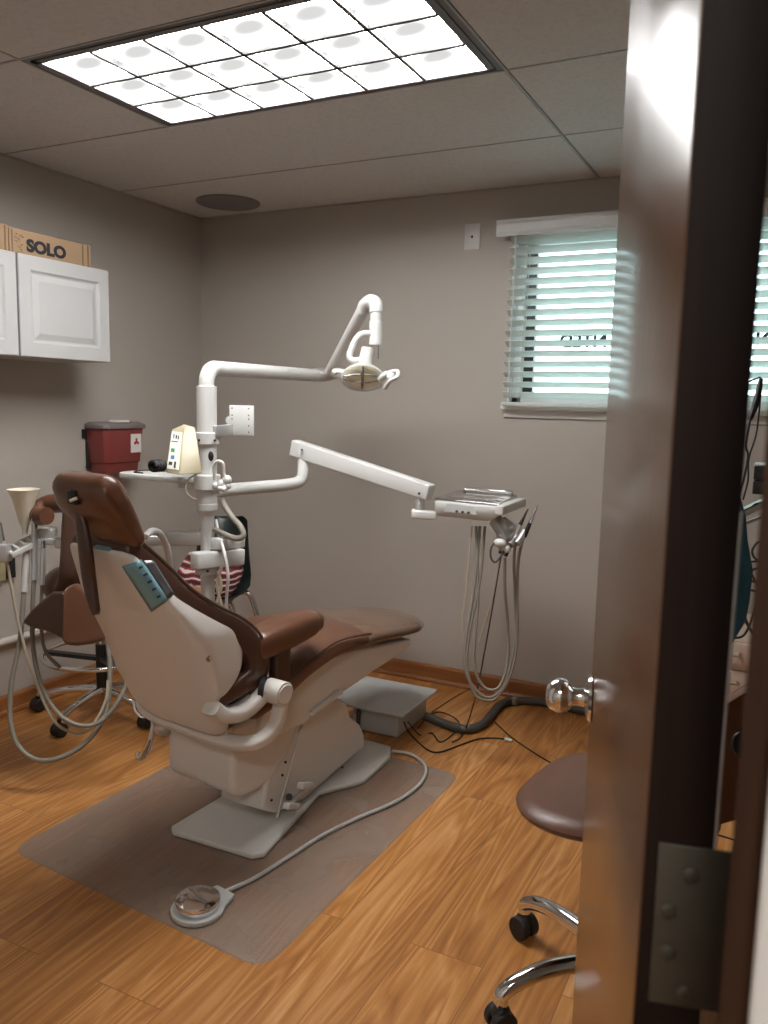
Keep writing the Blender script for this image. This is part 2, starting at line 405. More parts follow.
def textmesh(name, s, size, m, mat4, parent=None, ext=.0006, bold=0.0, sx=1.0):
    cu = bpy.data.curves.new(name, 'FONT'); cu.body = s; cu.size = size; cu.extrude = ext; cu.offset = bold; cu.align_x = 'CENTER'; cu.align_y = 'CENTER'
    o = bpy.data.objects.new(name, cu); COL.objects.link(o)
    dg = bpy.context.evaluated_depsgraph_get(); me = bpy.data.meshes.new_from_object(o.evaluated_get(dg)); bpy.data.objects.remove(o)
    me.name = name; me.transform(mat4 @ Matrix.Diagonal((sx, 1, 1, 1))); me.materials.clear(); me.materials.append(m)
    o = bpy.data.objects.new(name, me); COL.objects.link(o)
    if parent: put(parent, o)
    return o
def frame(o, x, y):
    x = Vector(x).normalized(); y = Vector(y); y = (y - x * y.dot(x)).normalized(); z = x.cross(y)
    m = Matrix((( x.x, y.x, z.x, o[0]), (x.y, y.y, z.y, o[1]), (x.z, y.z, z.z, o[2]), (0, 0, 0, 1))); return m
# ------------------------------------------------------------------ room shell
U = 0.6096
AX, AY = -2.0294, 1.7116
def wall(name, lo, hi, m, holes=None): return struct(MB().box(lo, hi).build(name, m, smooth=False))
wall('floor', (LX - .1, -1.7, -.05), (RX + .1, WY + .12, 0), M['floor'])
wall('wall_left', (LX - .1, FY - .13, 0), (LX, WY + .12, 2.32), M['wall'])
wall('wall_right', (RX, FY - .13, 0), (RX + .1, WY + .12, 2.32), M['wall'])
WX0, WX1, WZ0, WZ1 = -1.165, .20, 1.325, 2.06
w = MB(); w.box((LX, WY, 0), (WX0, WY + .12, 2.32)); w.box((WX1, WY, 0), (RX, WY + .12, 2.32)); w.box((WX0, WY, 0), (WX1, WY + .12, WZ0)); w.box((WX0, WY, WZ1), (WX1, WY + .12, 2.32))
struct(w.build('wall_back', M['wall'], smooth=False))
w = MB(); w.box((LX, .30, 0), (-.80, FY, 2.32)); w.box((.014, .30, 0), (RX, FY, 2.32)); w.box((-.80, .30, 2.07), (.014, FY, 2.32))
struct(w.build('wall_front', M['hallwall'], smooth=False))
# hallway outside the doorway
w = MB(); w.box((-1.7, -1.7, 0), (-1.6, .30, 2.4)); w.box((1.35, -1.7, 0), (1.45, .30, 2.4)); w.box((-1.7, -1.8, 0), (1.45, -1.7, 2.4))
struct(w.build('wall_hall', M['hallwall'], smooth=False))
struct(MB().box((-1.7, -1.8, 2.4), (1.45, .30, 2.45)).build('ceiling_hall', M['hallwall'], smooth=False))
# ceiling tiles
ys = [FY - .01, AY - 2 * U, AY - U, AY, AY + U, AY + 2 * U, WY + .01]
c = MB(); g = .0065
for j in range(6):
    xs = [LX - .01, AX, AX + 2 * U, AX + 4 * U, RX + .01] if j < 4 else [LX - .01, AX + 2 * U, AX + 4 * U, RX + .01]
    for i in range(len(xs) - 1):
        if j == 3 and abs(xs[i] - AX) < .01: continue
        c.box((xs[i] + g, ys[j] + g, CEIL), (xs[i + 1] - g, ys[j + 1] - g, CEIL + .016))
struct(c.build('ceiling', M['tile'], smooth=False))
struct(MB().box((LX, FY - .1, 2.33), (RX, WY, 2.36)).build('plenum_light_block', M['black'], smooth=False))  # unseen plate added to stop sky light leaking through the tile gaps
t = MB()
for y in ys[1:-1]: t.box((LX, y - .0035, CEIL - .0012), (RX, y + .0035, CEIL + .02))
for k in (0, 2, 4):
    x = AX + k * U; t.box((x - .0035, FY, CEIL - .0014), (x + .0035, ys[4] if k == 0 else WY, CEIL + .02))
struct(t.build('trim_1', M['tbar'], smooth=False))
t = MB(); a = .020
t.box((LX, WY - a, CEIL - .002), (RX, WY, CEIL + .004)); t.box((LX, FY, CEIL - .002), (LX + a, WY, CEIL + .004)); t.box((RX - a, FY, CEIL - .002), (RX, WY, CEIL + .004))
struct(t.build('trim_2', M['tbar'], smooth=False))
# baseboards
def bboard(name, a, b, nrm, m):
    a, b, nrm = Vector(a), Vector(b), Vector(nrm); mb = MB()
    prof = [(0, 0), (.028, 0), (.028, .010), (.022, .019), (.014, .022), (.012, .070), (.007, .080), (0, .082)]
    mb.loft([[p + nrm * x + Vector((0, 0, z)) for x, z in prof] for p in (a, b)])
    return struct(mb.build(name, m, smooth=False))
bboard('baseboard_back', (LX, WY, 0), (RX, WY, 0), (0, -1, 0), M['base'])
bboard('baseboard_left', (LX, FY, 0), (LX, WY, 0), (1, 0, 0), M['basel'])
bboard('baseboard_right', (RX, FY, 0), (RX, WY, 0), (-1, 0, 0), M['basel'])

# ---- window
wn = struct(thing('window_1', '', ''))
for k in ('label', 'category'): del wn[k]
f = MB(); gy = WY + .07
f.box((WX0, gy - .02, WZ0), (WX0 + .045, gy + .04, WZ1)); f.box((WX1 - .045, gy - .02, WZ0), (WX1, gy + .04, WZ1))
f.box((WX0, gy - .02, WZ1 - .045), (WX1, gy + .04, WZ1)); f.box((WX0, gy - .02, WZ0), (WX1, gy + .04, WZ0 + .05))
f.box((-.50, gy - .02, WZ0), (-.45, gy + .04, WZ1))
o = f.build('window_frame', M['winwhite'], wn, smooth=False, bevel=.003)
f = MB()
for x in (WX0 + .045, -.45): f.box((x, gy + .0, WZ0 + .05), (x + .045, gy + .03, WZ1 - .045))
f.build('sash_seal', M['black'], wn, smooth=False)
MB().box((WX0 + .045, gy + .012, WZ0 + .04), (WX1 - .045, gy + .016, WZ1 - .04)).build('window_pane', M['pane'], wn, smooth=False)
s_ = MB(); s_.box((WX0 - .02, WY - .035, WZ0 - .022), (WX1 + .02, WY + .06, WZ0 + .004)); s_.box((WX0 - .012, WY - .012, WZ0 - .055), (WX1 + .012, WY, WZ0 - .018))
s_.build('window_sill', M['winwhite'], wn, smooth=False, bevel=.004)
f = MB(); f.box((WX0, WY - .001, WZ0), (WX0 + .006, gy, WZ1)); f.box((WX1 - .006, WY - .001, WZ0), (WX1, gy, WZ1)); f.box((WX0, WY - .001, WZ1 - .006), (WX1, gy, WZ1))
f.build('window_reveal', M['winwhite'], wn, smooth=False)
# lettering on the outside of the pane, seen from behind
for word, px, sc in (('NTED', 583, 1.0), ('AN', 771, 1.0)):
    p = P(px, 341.5 if px < 700 else 338, Y=gy + .018)
    textmesh('pane_lettering', word, .078, M['ink'], frame(p, (-1, 0, 0), (0, 0, 1)), wn, .0004, .003)
# outside
struct(MB().box((-9, WY + .12, .55), (9, 16, .6)).build('ground_outside', mat('outside_paving', (.42, .43, .40), .9), smooth=False))

# ---- blind
bl = thing('window_blind', 'white slatted blind with a boxed valance hanging over the back window', 'blind', ((WX0 + WX1) / 2, WY, 1.36))
BX0, BX1 = -1.165, .22
v = MB(); prof = [(0, 2.103), (-.074, 2.103), (-.078, 2.092), (-.072, 2.085), (-.072, 2.055), (-.076, 2.048), (-.070, 2.036), (-.060, 2.036), (-.060, 2.09), (0, 2.09)]
v.loft([[Vector((x, WY + y, z)) for y, z in prof] for x in (BX0 - .055, BX1 + .055)])
put(bl, v.build('valance', M['winwhite'], smooth=False))
v = MB(); v.box((BX0, WY - .052, 2.04), (BX1, WY - .006, 2.08)); put(bl, v.build('head_rail', M['blind'], smooth=False))
v = MB(); ns = 16; th = math.radians(27)
zs = [2.022 - k * .0435 for k in range(ns)]
def by(z): return WY - .024 - (2.03 - z) * .05
for z in zs:
    yc = by(z); dy, dz = .024 * math.cos(th), .024 * math.sin(th); nn = Vector((0, math.sin(th), math.cos(th))) * .0013
    arc = []
    for q in (-1, -.5, 0, .5, 1): arc.append(Vector((0, yc + q * dy, z - q * dz)) + nn * (1.6 * (1 - q * q)))
    ring = [p + nn for p in arc] + [p - nn for p in arc[::-1]]
    v.loft([[p + Vector((x, 0, 0)) for p in ring] for x in (BX0, BX1)])
sl = v.build('slats', M['blind'], smooth=False); put(bl, sl)
zb = zs[-1] - .040
put(bl, MB().box((BX0, by(zb) - .026, zb - .008), (BX1, by(zb) + .026, zb + .008)).build('bottom_rail', M['blind'], smooth=False, bevel=.003))
for x in (BX0 + .075, -.50, BX1 - .075):
    v = MB()
    for q in (-.026, .026): v.tube([(x, by(2.04) + q, 2.05), (x, by(zb) + q, zb)], .0012, 6, 0)
    for z in zs: v.box((x - .010, by(z) - .027, z - .0012), (x + .010, by(z) + .027, z + .0002))
    put(bl, v.build('ladder_cord', M['blind']))
v = MB(); v.tube([(BX0 + .03, WY - .06, 2.04), (BX0 + .03, WY - .085, 1.42)], .0028, 8, 0)
put(bl, v.build('tilt_wand', M['blind']))
# make blind slats let some daylight through
nt = M['blind'].node_tree; b = nt.nodes['Principled BSDF']; out = nt.nodes['Material Output']
tl = nt.nodes.new('ShaderNodeBsdfTranslucent'); tl.inputs[0].default_value = (.93, .95, .92, 1); mx = nt.nodes.new('ShaderNodeMixShader'); mx.inputs[0].default_value = .55
nt.links.new(b.outputs[0], mx.inputs[1]); nt.links.new(tl.outputs[0], mx.inputs[2]); nt.links.new(mx.outputs[0], out.inputs['Surface'])

# ---- door
H = Vector((-.055, .42, 0)); du = Vector((-.242, .9703, 0)).normalized(); dn = Vector((du.y, -du.x, 0))
DW, DT = .757, .034
dr = thing('door_1', '', '', tuple(H)); del dr['label']; del dr['category']; struct(dr)
def D(u, n, z): return H + du * u + dn * n + Vector((0, 0, z))
v = MB(); v.prism([D(.0004, 0, .012), D(DW, 0, .012), D(DW, DT, .012), D(.0004, DT, .012)], (0, 0, 2.03))
put(dr, v.build('door_panel', M['door'], smooth=False, bevel=.0015))
v = MB(); v.prism([D(-.0015, .0006, .012), D(.0002, .0006, .012), D(.0002, DT - .0006, .012), D(-.0015, DT - .0006, .012)], (0, 0, 2.03))
put(dr, v.build('door_edge_band', M['dooredge'], smooth=False))
v = MB(); v.prism([D(-.0028, .007, 1.010), D(-.0014, .007, 1.010), D(-.0014, .046, 1.010), D(-.0028, .046, 1.010)], (0, 0, .089))
hg = put(dr, v.build('hinge', M['hinge'], smooth=False, bevel=.0004))
for (px, py) in ((691, 876), (668, 911), (668, 952), (684, 993)):
    d = ray(px, py); t_ = (H - du * .003 - CO).dot(du) / d.dot(du); p = CO + d * t_
    q = MB(); q.lathe(p, [(.0042, 0), (.0040, .0008), (.0028, .0015), (.0012, .0016), (.0011, .0007), (.0001, .0006)], 20, -du)
    o = q.build('screw', M['hinge']); put(dr, o)
v = MB(); v.cyl(D(-.004, .050, 1.008), D(-.004, .050, 1.100), .0042); put(dr, v.build('hinge_pin', M['hinge']))
v = MB(); v.tube([D(-.0012, DT + .0002, z + .02 * math.sin(z * 90) * .1) for z in (1.08, 1.10, 1.12, 1.15, 1.18, 1.21, 1.24, 1.27)], .0008, 6, 2)
put(dr, v.build('worn_edge', M['silver']))
kz = .925
v = MB(); v.lathe(D(.700, 0, kz), [(.031, 0), (.033, .002), (.031, .006), (.022, .009), (.013, .011), (.0115, .022), (.0125, .026), (.0125, .030)], 32, -dn)
put(dr, v.build('knob_rosette', M['chrome']))
v = MB(); v.lathe(D(.700, -.027, kz), [(.0105, -.006), (.0125, 0), (.0185, .0035), (.0224, .0085), (.0236, .0155), (.0230, .0225), (.020, .029), (.0154, .0335), (.0086, .0356), (.0005, .036)], 36, -dn)
put(dr, v.build('door_knob', M['chrome']))
v = MB(); v.lathe(D(.700, DT, kz), [(.031, 0), (.031, .006), (.013, .011), (.0125, .040), (.0215, .044), (.0275, .058), (.0235, .074), (.010, .0815), (.0005, .082)], 32, dn)
put(dr, v.build('door_knob', M['chrome']))
v = MB(); v.prism([D(DW, .009, kz - .028), D(DW + .001, .009, kz - .028), D(DW + .001, .026, kz - .028), D(DW, .026, kz - .028)], (0, 0, .056))
v.box((0, 0, 0), (.0001, .0001, .0001)) if False else None
put(dr, v.build('latch_plate', M['chrome'], smooth=False))
# door frame
v = MB(); v.box((-.0096, .301, 0), (.014, .428, 2.055)); v.box((-.80, .301, 0), (-.78, .428, 2.055)); v.box((-.80, .301, 2.05), (.014, .428, 2.07))
struct(v.build('trim_3', M['jamb'], smooth=False))
v = MB(); v.box((.0003, .285, 0), (.068, .3005, 2.11)); v.box((-.86, .285, 0), (-.786, .3005, 2.11)); v.box((-.786, .285, 2.045), (.0003, .3005, 2.11))
struct(v.build('trim_4', M['casing'], smooth=False, bevel=.002))

# ---- ceiling troffer
tf = thing('ceiling_light', 'lit rectangular fluorescent ceiling fixture with a white louvered grid, black frame', 'ceiling light', (AX + U, AY + U / 2, CEIL))
x0, x1, y0, y1 = AX + .022, AX + 2 * U - .022, AY + .020, AY + U - .020
v = MB()
for a_, b_ in (((x0, y0), (x1, y0 + .020)), ((x0, y1 - .012), (x1, y1)), ((x0, y0), (x0 + .022, y1)), ((x1 - .022, y0), (x1, y1))):
    v.box((*a_, CEIL - .003), (*b_, CEIL + .02))
v.box((AX + .004, AY + .004, CEIL + .001), (AX + 2 * U - .004, y0, CEIL + .016)); v.box((AX + .004, y1, CEIL + .001), (AX + 2 * U - .004, AY + U - .004, CEIL + .016))
v.box((AX + .004, y0, CEIL + .001), (x0, y1, CEIL + .016)); v.box((x1, y0, CEIL + .001), (AX + 2 * U - .004, y1, CEIL + .016))
v.box((x0, y0, CEIL + .05), (x1, y1, CEIL + .07)); v.box((x0, y0, CEIL + .01), (x0 + .004, y1, CEIL + .055)); v.box((x1 - .004, y0, CEIL + .01), (x1, y1, CEIL + .055))
v.box((x0, y0, CEIL + .01), (x1, y0 + .004, CEIL + .055)); v.box((x0, y1 - .004, CEIL + .01), (x1, y1, CEIL + .055))
put(tf, v.build('frame', M['troffer'], smooth=False))
ix0, ix1, iy0, iy1 = x0 + .022, x1 - .022, y0 + .020, y1 - .012
v = MB(); NXc, NYc = 6, 3; cw, ch = (ix1 - ix0) / NXc, (iy1 - iy0) / NYc
for i in range(1, NXc): v.box((ix0 + i * cw - .0055, iy0, CEIL - .006), (ix0 + i * cw + .0055, iy1, CEIL + .010))
for j in range(1, NYc): v.box((ix0, iy0 + j * ch - .0065, CEIL - .006), (ix1, iy0 + j * ch + .0065, CEIL + .010))
put(tf, v.build('louver_grid', M['louver'], smooth=False))
# dished lens cells
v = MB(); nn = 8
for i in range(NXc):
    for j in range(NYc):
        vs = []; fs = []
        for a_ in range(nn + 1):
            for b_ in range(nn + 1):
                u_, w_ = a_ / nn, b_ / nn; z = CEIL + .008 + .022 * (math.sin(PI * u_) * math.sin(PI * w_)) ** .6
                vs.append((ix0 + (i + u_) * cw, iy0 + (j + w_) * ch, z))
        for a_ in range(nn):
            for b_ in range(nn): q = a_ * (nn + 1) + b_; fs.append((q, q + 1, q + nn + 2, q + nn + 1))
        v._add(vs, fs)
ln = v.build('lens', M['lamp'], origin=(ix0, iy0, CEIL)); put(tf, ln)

# ---- round ceiling speaker
c0 = P(228, 202, z=CEIL); sp = MB(); sp.lathe((c0.x, c0.y, CEIL), [(.150, .001), (.150, -.006), (.143, -.009), (.138, -.006), (.05, -.004), (.001, -.004)], 48)
tag(sp.build('ceiling_speaker', M['speaker']), 'round grey grille flush in the ceiling near the left corner', 'ceiling speaker')

# ---- unseen hallway lamp, added to send fill light through the doorway
hl = thing('ceiling_light', 'added unseen round fill lamp on the hallway ceiling outside the door', 'ceiling light', (.15, -.7, 2.4))
put(hl, MB().lathe((.15, -.7, 2.4), [(.16, 0), (.16, -.02), (.15, -.025)], 32).build('frame', M['white']))
put(hl, MB().lathe((.15, -.7, 2.4), [(.149, -.022), (.13, -.05), (.08, -.07), (.001, -.078)], 32).build('diffuser', emis('hall_fill_lamp', (1, .96, .91), 30)))

# ---- world
W = bpy.data.worlds.new('sky'); S.world = W; W.use_nodes = True
nt = W.node_tree; bg = nt.nodes['Background']; tc = nt.nodes.new('ShaderNodeTexCoord'); sx = nt.nodes.new('ShaderNodeSeparateXYZ'); nt.links.new(tc.outputs['Generated'], sx.inputs[0])
no = N(nt, 'ShaderNodeTexNoise', Scale=7.0, Detail=3.0); nt.links.new(tc.outputs['Generated'], no.inputs['Vector'])
cr = nt.nodes.new('ShaderNodeValToRGB'); e = cr.color_ramp.elements; e[0].position = .42; e[0].color = (.68, .86, .89, 1); e[1].position = .60; e[1].color = (.92, 1.0, 1.0, 1)
nt.links.new(no.outputs['Fac'], cr.inputs[0]); nt.links.new(cr.outputs[0], bg.inputs[0]); bg.inputs[1].default_value = 2.2
# ================================================================== things
# ---- wall cabinets, upper left
CXF = LX + .30
def cabinet(y0, y1, label):
    t = thing('wall_cabinet', label, 'cabinet', (LX + .15, (y0 + y1) / 2, 1.47), group='white wall cabinets')
    z0, z1 = 1.462, 1.830
    put(t, MB().box((LX, y0, z0), (CXF - .02, y1, z1)).build('body', M['cabwhite'], smooth=False))
    a, b = y0 + .002, y1 - .002
    def rect(m_, x): return [Vector((x, a + m_, z0 + m_)), Vector((x, b - m_, z0 + m_)), Vector((x, b - m_, z1 - m_)), Vector((x, a + m_, z1 - m_))]
    rings = [rect(0, CXF - .019), rect(0, CXF - .003), rect(.003, CXF), rect(.052, CXF), rect(.060, CXF - .007), rect(.066, CXF - .008), rect(.088, CXF - .001), rect(.094, CXF - .001)]
    d = MB(); d.loft(rings); put(t, d.build('door', M['cabwhite'], smooth=False))
    return t
yR = 2.571; yS = P(18.5, 300, X=CXF).y
cabinet(yS + .002, yR, 'white wall cabinet with raised panel door, right hand one nearest the room corner')
cabinet(yS - (yR - yS), yS - .002, 'white wall cabinet cut by the left edge of the photo')
# boxes on top
bz = 1.830
def carton(y0, y1, h, label, text=None, d0=.06):
    t = thing('cardboard_box', label, 'box', (LX + .16, (y0 + y1) / 2, bz))
    xf = CXF - d0
    b = MB(); b.box((LX + .02, y0, bz), (xf, y1, bz + h)); put(t, b.build('carton', M['card'], smooth=False, bevel=.003))
    f = MB(); f.box((xf, y1 - .045, bz + .002), (xf + .0015, y1 - .040, bz + h - .004)); f.box((xf, y1 - .018, bz + .002), (xf + .0015, y1 - .012, bz + h - .004))
    put(t, f.build('flap_edge', M['cardtape'], smooth=False))
    f = MB(); f.box((xf, y0 + .008, bz + .002), (xf + .001, y0 + .014, bz + h - .004))
    rnd = random.Random(3)
    for k in range(26): yy = y0 + .02 + rnd.random() * .035; zz = bz + .01 + rnd.random() * (h - .03); f.box((xf, yy, zz), (xf + .001, yy + .004 + rnd.random() * .006, zz + .003))
    put(t, f.build('printed_marks', M['cardtape'], smooth=False))
    if text:
        yc = P(46.5, 247, X=xf).y
        zc = P(46.5, 250, X=xf).z
        m4 = frame((xf + .0012, yc, zc), (0, 1, 0), (0, 0, 1))
        textmesh('lettering', text, .060, M['ink'], m4, t, .0005, .0032, 1.18)
    return t
ybox0 = P(9.5, 240, X=CXF - .06).y; ybox1 = P(91, 262, X=CXF - .06).y
carton(ybox0, ybox1, .098, 'brown cardboard box marked SOLO lying on the white wall cabinet', 'SOLO')
carton(ybox0 - .40, ybox0 - .004, .104, 'plain brown cardboard box at the left photo edge on the wall cabinet')

# ---- sharps container
t = thing('sharps_container', 'dark red sharps container with grey lid hung on the left wall', 'sharps container', (LX + .09, 2.80, .985))
xw = LX + .004
ya, yb = 2.62, 2.915
XB = LX + .135
q1 = P(106, 427.5, X=XB); q2 = P(146, 426.5, X=XB); q3 = P(142.5, 472, X=XB); q4 = P(110, 474, X=XB)
def rrect(z, y0, y1, x0, x1): return [Vector((x0, y0, z)), Vector((x1 - .02, y0, z)), Vector((x1, y0 + .02, z)), Vector((x1, y1 - .02, z)), Vector((x1 - .02, y1, z)), Vector((x0, y1, z))]
zt, zb_ = q1.z, q4.z
b = MB(); b.loft([rrect(zb_, q4.y, q3.y, LX + .02, XB - .012), rrect(zb_ + .045, q4.y - .004, q3.y + .004, LX + .018, XB - .009), rrect(zb_ + .047, q4.y - .008, q3.y + .008, LX + .016, XB - .004), rrect(zt, q1.y, q2.y, LX + .015, XB)])
put(t, b.build('bin', M['red'], smooth=False, bevel=.004))
b = MB(); b.loft([rrect(zt - .008, q1.y - .008, q2.y + .008, LX + .012, XB + .008), rrect(zt + .010, q1.y - .008, q2.y + .008, LX + .012, XB + .008), rrect(zt + .022, q1.y + .012, q2.y - .012, LX + .02, XB - .014)])
put(t, b.build('lid', M['clearlid'], smooth=False, bevel=.003))
b = MB(); b.lathe((LX + .09, (q1.y + q2.y) / 2, zt + .022), [(.045, 0), (.045, .006), (.038, .008), (.001, .008)], 28); put(t, b.build('lid_cap', M['label']))
b = MB(); b.box((xw, q1.y + .004, zb_ + .02), (LX + .02, q2.y - .004, zt - .01)); b.box((xw, q1.y - .016, zt - .05), (LX + .012, q1.y + .02, zt - .012)); put(t, b.build('wall_bracket', M['black'], smooth=False))
la, lb = P(131, 434, X=XB + .001), P(141, 452, X=XB - .001)
b = MB(); b.loft([[Vector((XB + .0005, la.y, lb.z)), Vector((XB + .0005, lb.y, lb.z)), Vector((XB + .003, lb.y, la.z)), Vector((XB + .003, la.y, la.z))], [Vector((XB - .004, la.y, lb.z)), Vector((XB - .004, lb.y, lb.z)), Vector((XB - .001, lb.y, la.z)), Vector((XB - .001, la.y, la.z))]]); put(t, b.build('label_sticker', M['label'], smooth=False))
ym, zm = (la.y + lb.y) / 2, (la.z + lb.z) / 2 + .006
b = MB(); b.cyl((XB + .0026, ym, zm), (XB + .0040, ym, zm), .0075)
for k in range(3):
    a_ = PI / 2 + k * 2 * PI / 3; b.cyl((XB + .0026, ym + .011 * math.cos(a_), zm + .011 * math.sin(a_)), (XB + .0040, ym + .011 * math.cos(a_), zm + .011 * math.sin(a_)), .0062)
put(t, b.build('biohazard_mark', M['labelred']))

# ---- wall plate beside the window
p0 = P(472.5, 237, Y=WY)
t = thing('wall_plate', 'small white blank wall plate left of the window valance', 'wall plate', (p0.x, WY, p0.z))
put(t, MB().box((p0.x - .036, WY - .006, p0.z - .056), (p0.x + .036, WY, p0.z + .056)).build('plate', M['white'], smooth=False, bevel=.003))
put(t, MB().cyl((p0.x, WY - .0072, p0.z), (p0.x, WY - .004, p0.z), .006).build('socket', M['darkhose']))

# ---- floor mat
def at0(px, py, z=.0): return P(px, py, z=z)
cs = [at0(9, 850), at0(263, 971), at0(461, 775), Vector((-1.93, 2.69, 0))]
rings = []
pts = []
for i in range(4):
    a_, b_, c_ = cs[i - 1], cs[i], cs[(i + 1) % 4]; r_ = .07
    p1 = b_ + (a_ - b_).normalized() * r_; p2 = b_ + (c_ - b_).normalized() * r_
    for k in range(7): q = k / 6; pts.append(p1 * (1 - q) ** 2 + b_ * 2 * q * (1 - q) + p2 * q * q)
cen = sum(cs, Vector()) / 4
m = MB(); m.loft([[p + Vector((0, 0, .0006)) for p in pts], [cen + (p - cen) * .994 + Vector((0, 0, .003)) for p in pts]])
tag(m.build('chair_mat', M['mat'], smooth=False, origin=(cen.x, cen.y, 0)), 'scuffed translucent plastic mat on the wood floor under the dental chair', 'floor mat')

# ================================================================== dental chair
CC = Vector((-1.455, 2.15, 0)); CA = -math.radians(8)
ch = thing('dental_chair', 'brown padded dental chair with cream shell, raised on a grey base plate', 'dental chair', tuple(CC), CA)
MC = Matrix.Translation(CC) @ Matrix.Rotation(CA, 4, 'Z'); MCi = MC.inverted()
def cside(px, py, h):
    """chair-space point seen at a pixel, on the vertical plane h to the side of the chair's axis"""
    o_, d = MCi @ CO, (MCi.to_3x3() @ ray(px, py)); t_ = (h - o_.x) / d.x; return o_ + d * t_
def crear(px, py, s):
    o_, d = MCi @ CO, (MCi.to_3x3() @ ray(px, py)); t_ = (s - o_.y) / d.y; return o_ + d * t_
# backrest shell
rows = [(.398, -.405, -.372, .13), (.405, -.412, -.37, .15), (.42, -.42, -.37, .168), (.455, -.435, -.39, .19), (.50, -.452, -.412, .20), (.53, -.466, -.43, .205), (.547, -.474, -.412, .213), (.575, -.486, -.375, .219), (.61, -.502, -.352, .222), (.65, -.52, -.345, .222), (.69, -.54, -.352, .222), (.72, -.555, -.378, .220), (.745, -.568, -.415, .213), (.77, -.58, -.458, .204), (.80, -.598, -.50, .19), (.87, -.635, -.572, .155), (.92, -.663, -.608, .13), (.940, -.671, -.622, .118), (.947, -.668, -.63, .105)]
sh = MB(); cv = catmull([Vector((r[1], r[2], r[3])) for r in rows], 4); zz = catmull([Vector((r[0], 0, 0)) for r in rows], 4)
rings = []
for a_, z_ in zip(cv, zz):
    dep = (a_.y - a_.x) / 2; e_ = 5
    rings.append([Vector((x, (a_.x + a_.y) / 2 + y, z_.x)) for x, y in sq(64, a_.z, dep, e_)])
sh.loft(rings)
shell = sh.build('backrest_shell', M['shell'], ch, angle=60)
bv = BVHTree.FromPolygons([MC @ v_ for v_ in sh.v], sh.f)
# back cushion
cu = MB()
pad(cu, [(-.640, .952, .118, .026), (-.592, .89, .150, .028), (-.545, .825, .182, .030), (-.472, .762, .208, .032), (-.388, .705, .221, .037), (-.336, .655, .226, .038), (-.313, .61, .226, .038), (-.322, .570, .226, .037), (-.365, .552, .222, .034), (-.432, .530, .212, .024)], e=7, n=48, crown=.015)
cu.build('back_cushion', M['darkvinyl'], ch)
pi = MB()
for sg in (1,):
    pi.tube([(sg * w_, y_, z_) for y_, z_, w_ in ((-.617, .963, .117), (-.567, .905, .146), (-.519, .842, .177), (-.457, .790, .203), (-.365, .734, .216), (-.304, .674, .221), (-.277, .612, .221), (-.287, .560, .220), (-.345, .522, .214))], .0045, 8, 4)
pi.build('piping', M['darkvinyl'], ch)
# headrest
hd = MB()
pad(hd, [(-.642, .982, .090, .028, .047), (-.660, 1.02, .104, .036, .030), (-.692, 1.065, .119, .042, .026), (-.712, 1.098, .110, .042, .032)], e=3.6, n=36)
head = hd.build('headrest', M['brownvinyl'], ch)
bvh = BVHTree.FromPolygons([MC @ v_ for v_ in hd.v], hd.f)
# strap hanging from the headrest
def hit(px, py, trees=(bv, bvh)):
    best = None
    for tr in trees:
        loc, nrm, idx, dist = tr.ray_cast(CO, ray(px, py))
        if loc is not None and (best is None or dist < best[2]): best = (loc, nrm, dist)
    return best
sp_ = [(75, 496), (78, 507), (82, 525), (85.5, 550), (88.5, 575), (92, 597), (95, 609), (96, 614.5)]
wd = [.006, .014, .020, .024, .024, .020, .013, .003]
L_, R_ = [], []
rings = []
for (px, py), w_ in zip(sp_, wd):
    q = crear(px, py, -.715 if py < 560 else -.700)
    rings.append([Vector((q.x + x, q.y + y, q.z)) for x, y in sq(16, w_, .010, 3)])
st = MB(); cvs = [catmull([r[k] for r in rings], 4) for k in range(16)]
st.loft([[cvs[k][i] for k in range(16)] for i in range(len(cvs[0]))]); st.build('headrest_strap', M['darkvinyl'], ch)
q = crear(74.5, 496, -.748); st = MB(); st.box((q.x - .017, q.y - .012, q.z - .020), (q.x + .017, q.y + .02, q.z + .014)); st.build('headrest_slot', M['black'], ch, smooth=False, bevel=.003)
q = crear(70, 501, -.765); q2 = crear(77, 498, -.755); st = MB(); st.cyl(q, q2, .004); st.build('headrest_lever', M['cream'], ch)
# crossing blue-grey trim at the top of the shell
a_, b_ = crear(98, 546.5, -.664), crear(112, 549, -.664)
st = MB(); st.beam(a_, b_, .02, .010); st.build('glide_bar', M['bluelabel'], ch, smooth=False, bevel=.002)
# seat
se = MB()
pad(se, [(-.30, .452, .215, .030), (-.22, .475, .222, .032), (-.10, .520, .224, .033), (.03, .548, .222, .034), (.12, .549, .218, .033), (.22, .538, .210, .031)], e=3.4, n=36, crown=.018)
se.build('seat_cushion', M['brownvinyl'], ch)
le = MB()
pad(le, [(.235, .537, .212, .030), (.34, .528, .208, .030), (.48, .509, .196, .028), (.60, .493, .176, .026), (.665, .484, .145, .022)], e=3.0, n=36, crown=.018)
le.build('legrest_cover', M['toecover'], ch)
le = MB(); pad(le, [(.65, .500, .13, .006), (.715, .486, .09, .005)], e=3, n=24); le.build('toe_flap', M['darkvinyl'], ch)
pi = MB(); pi.tube([Vector((.2175, y_, z_)) for y_, z_ in ((-.23, .497), (-.10, .548), (.02, .579), (.12, .578), (.22, .566))], .004, 8, 4); pi.build('piping', M['darkvinyl'], ch)
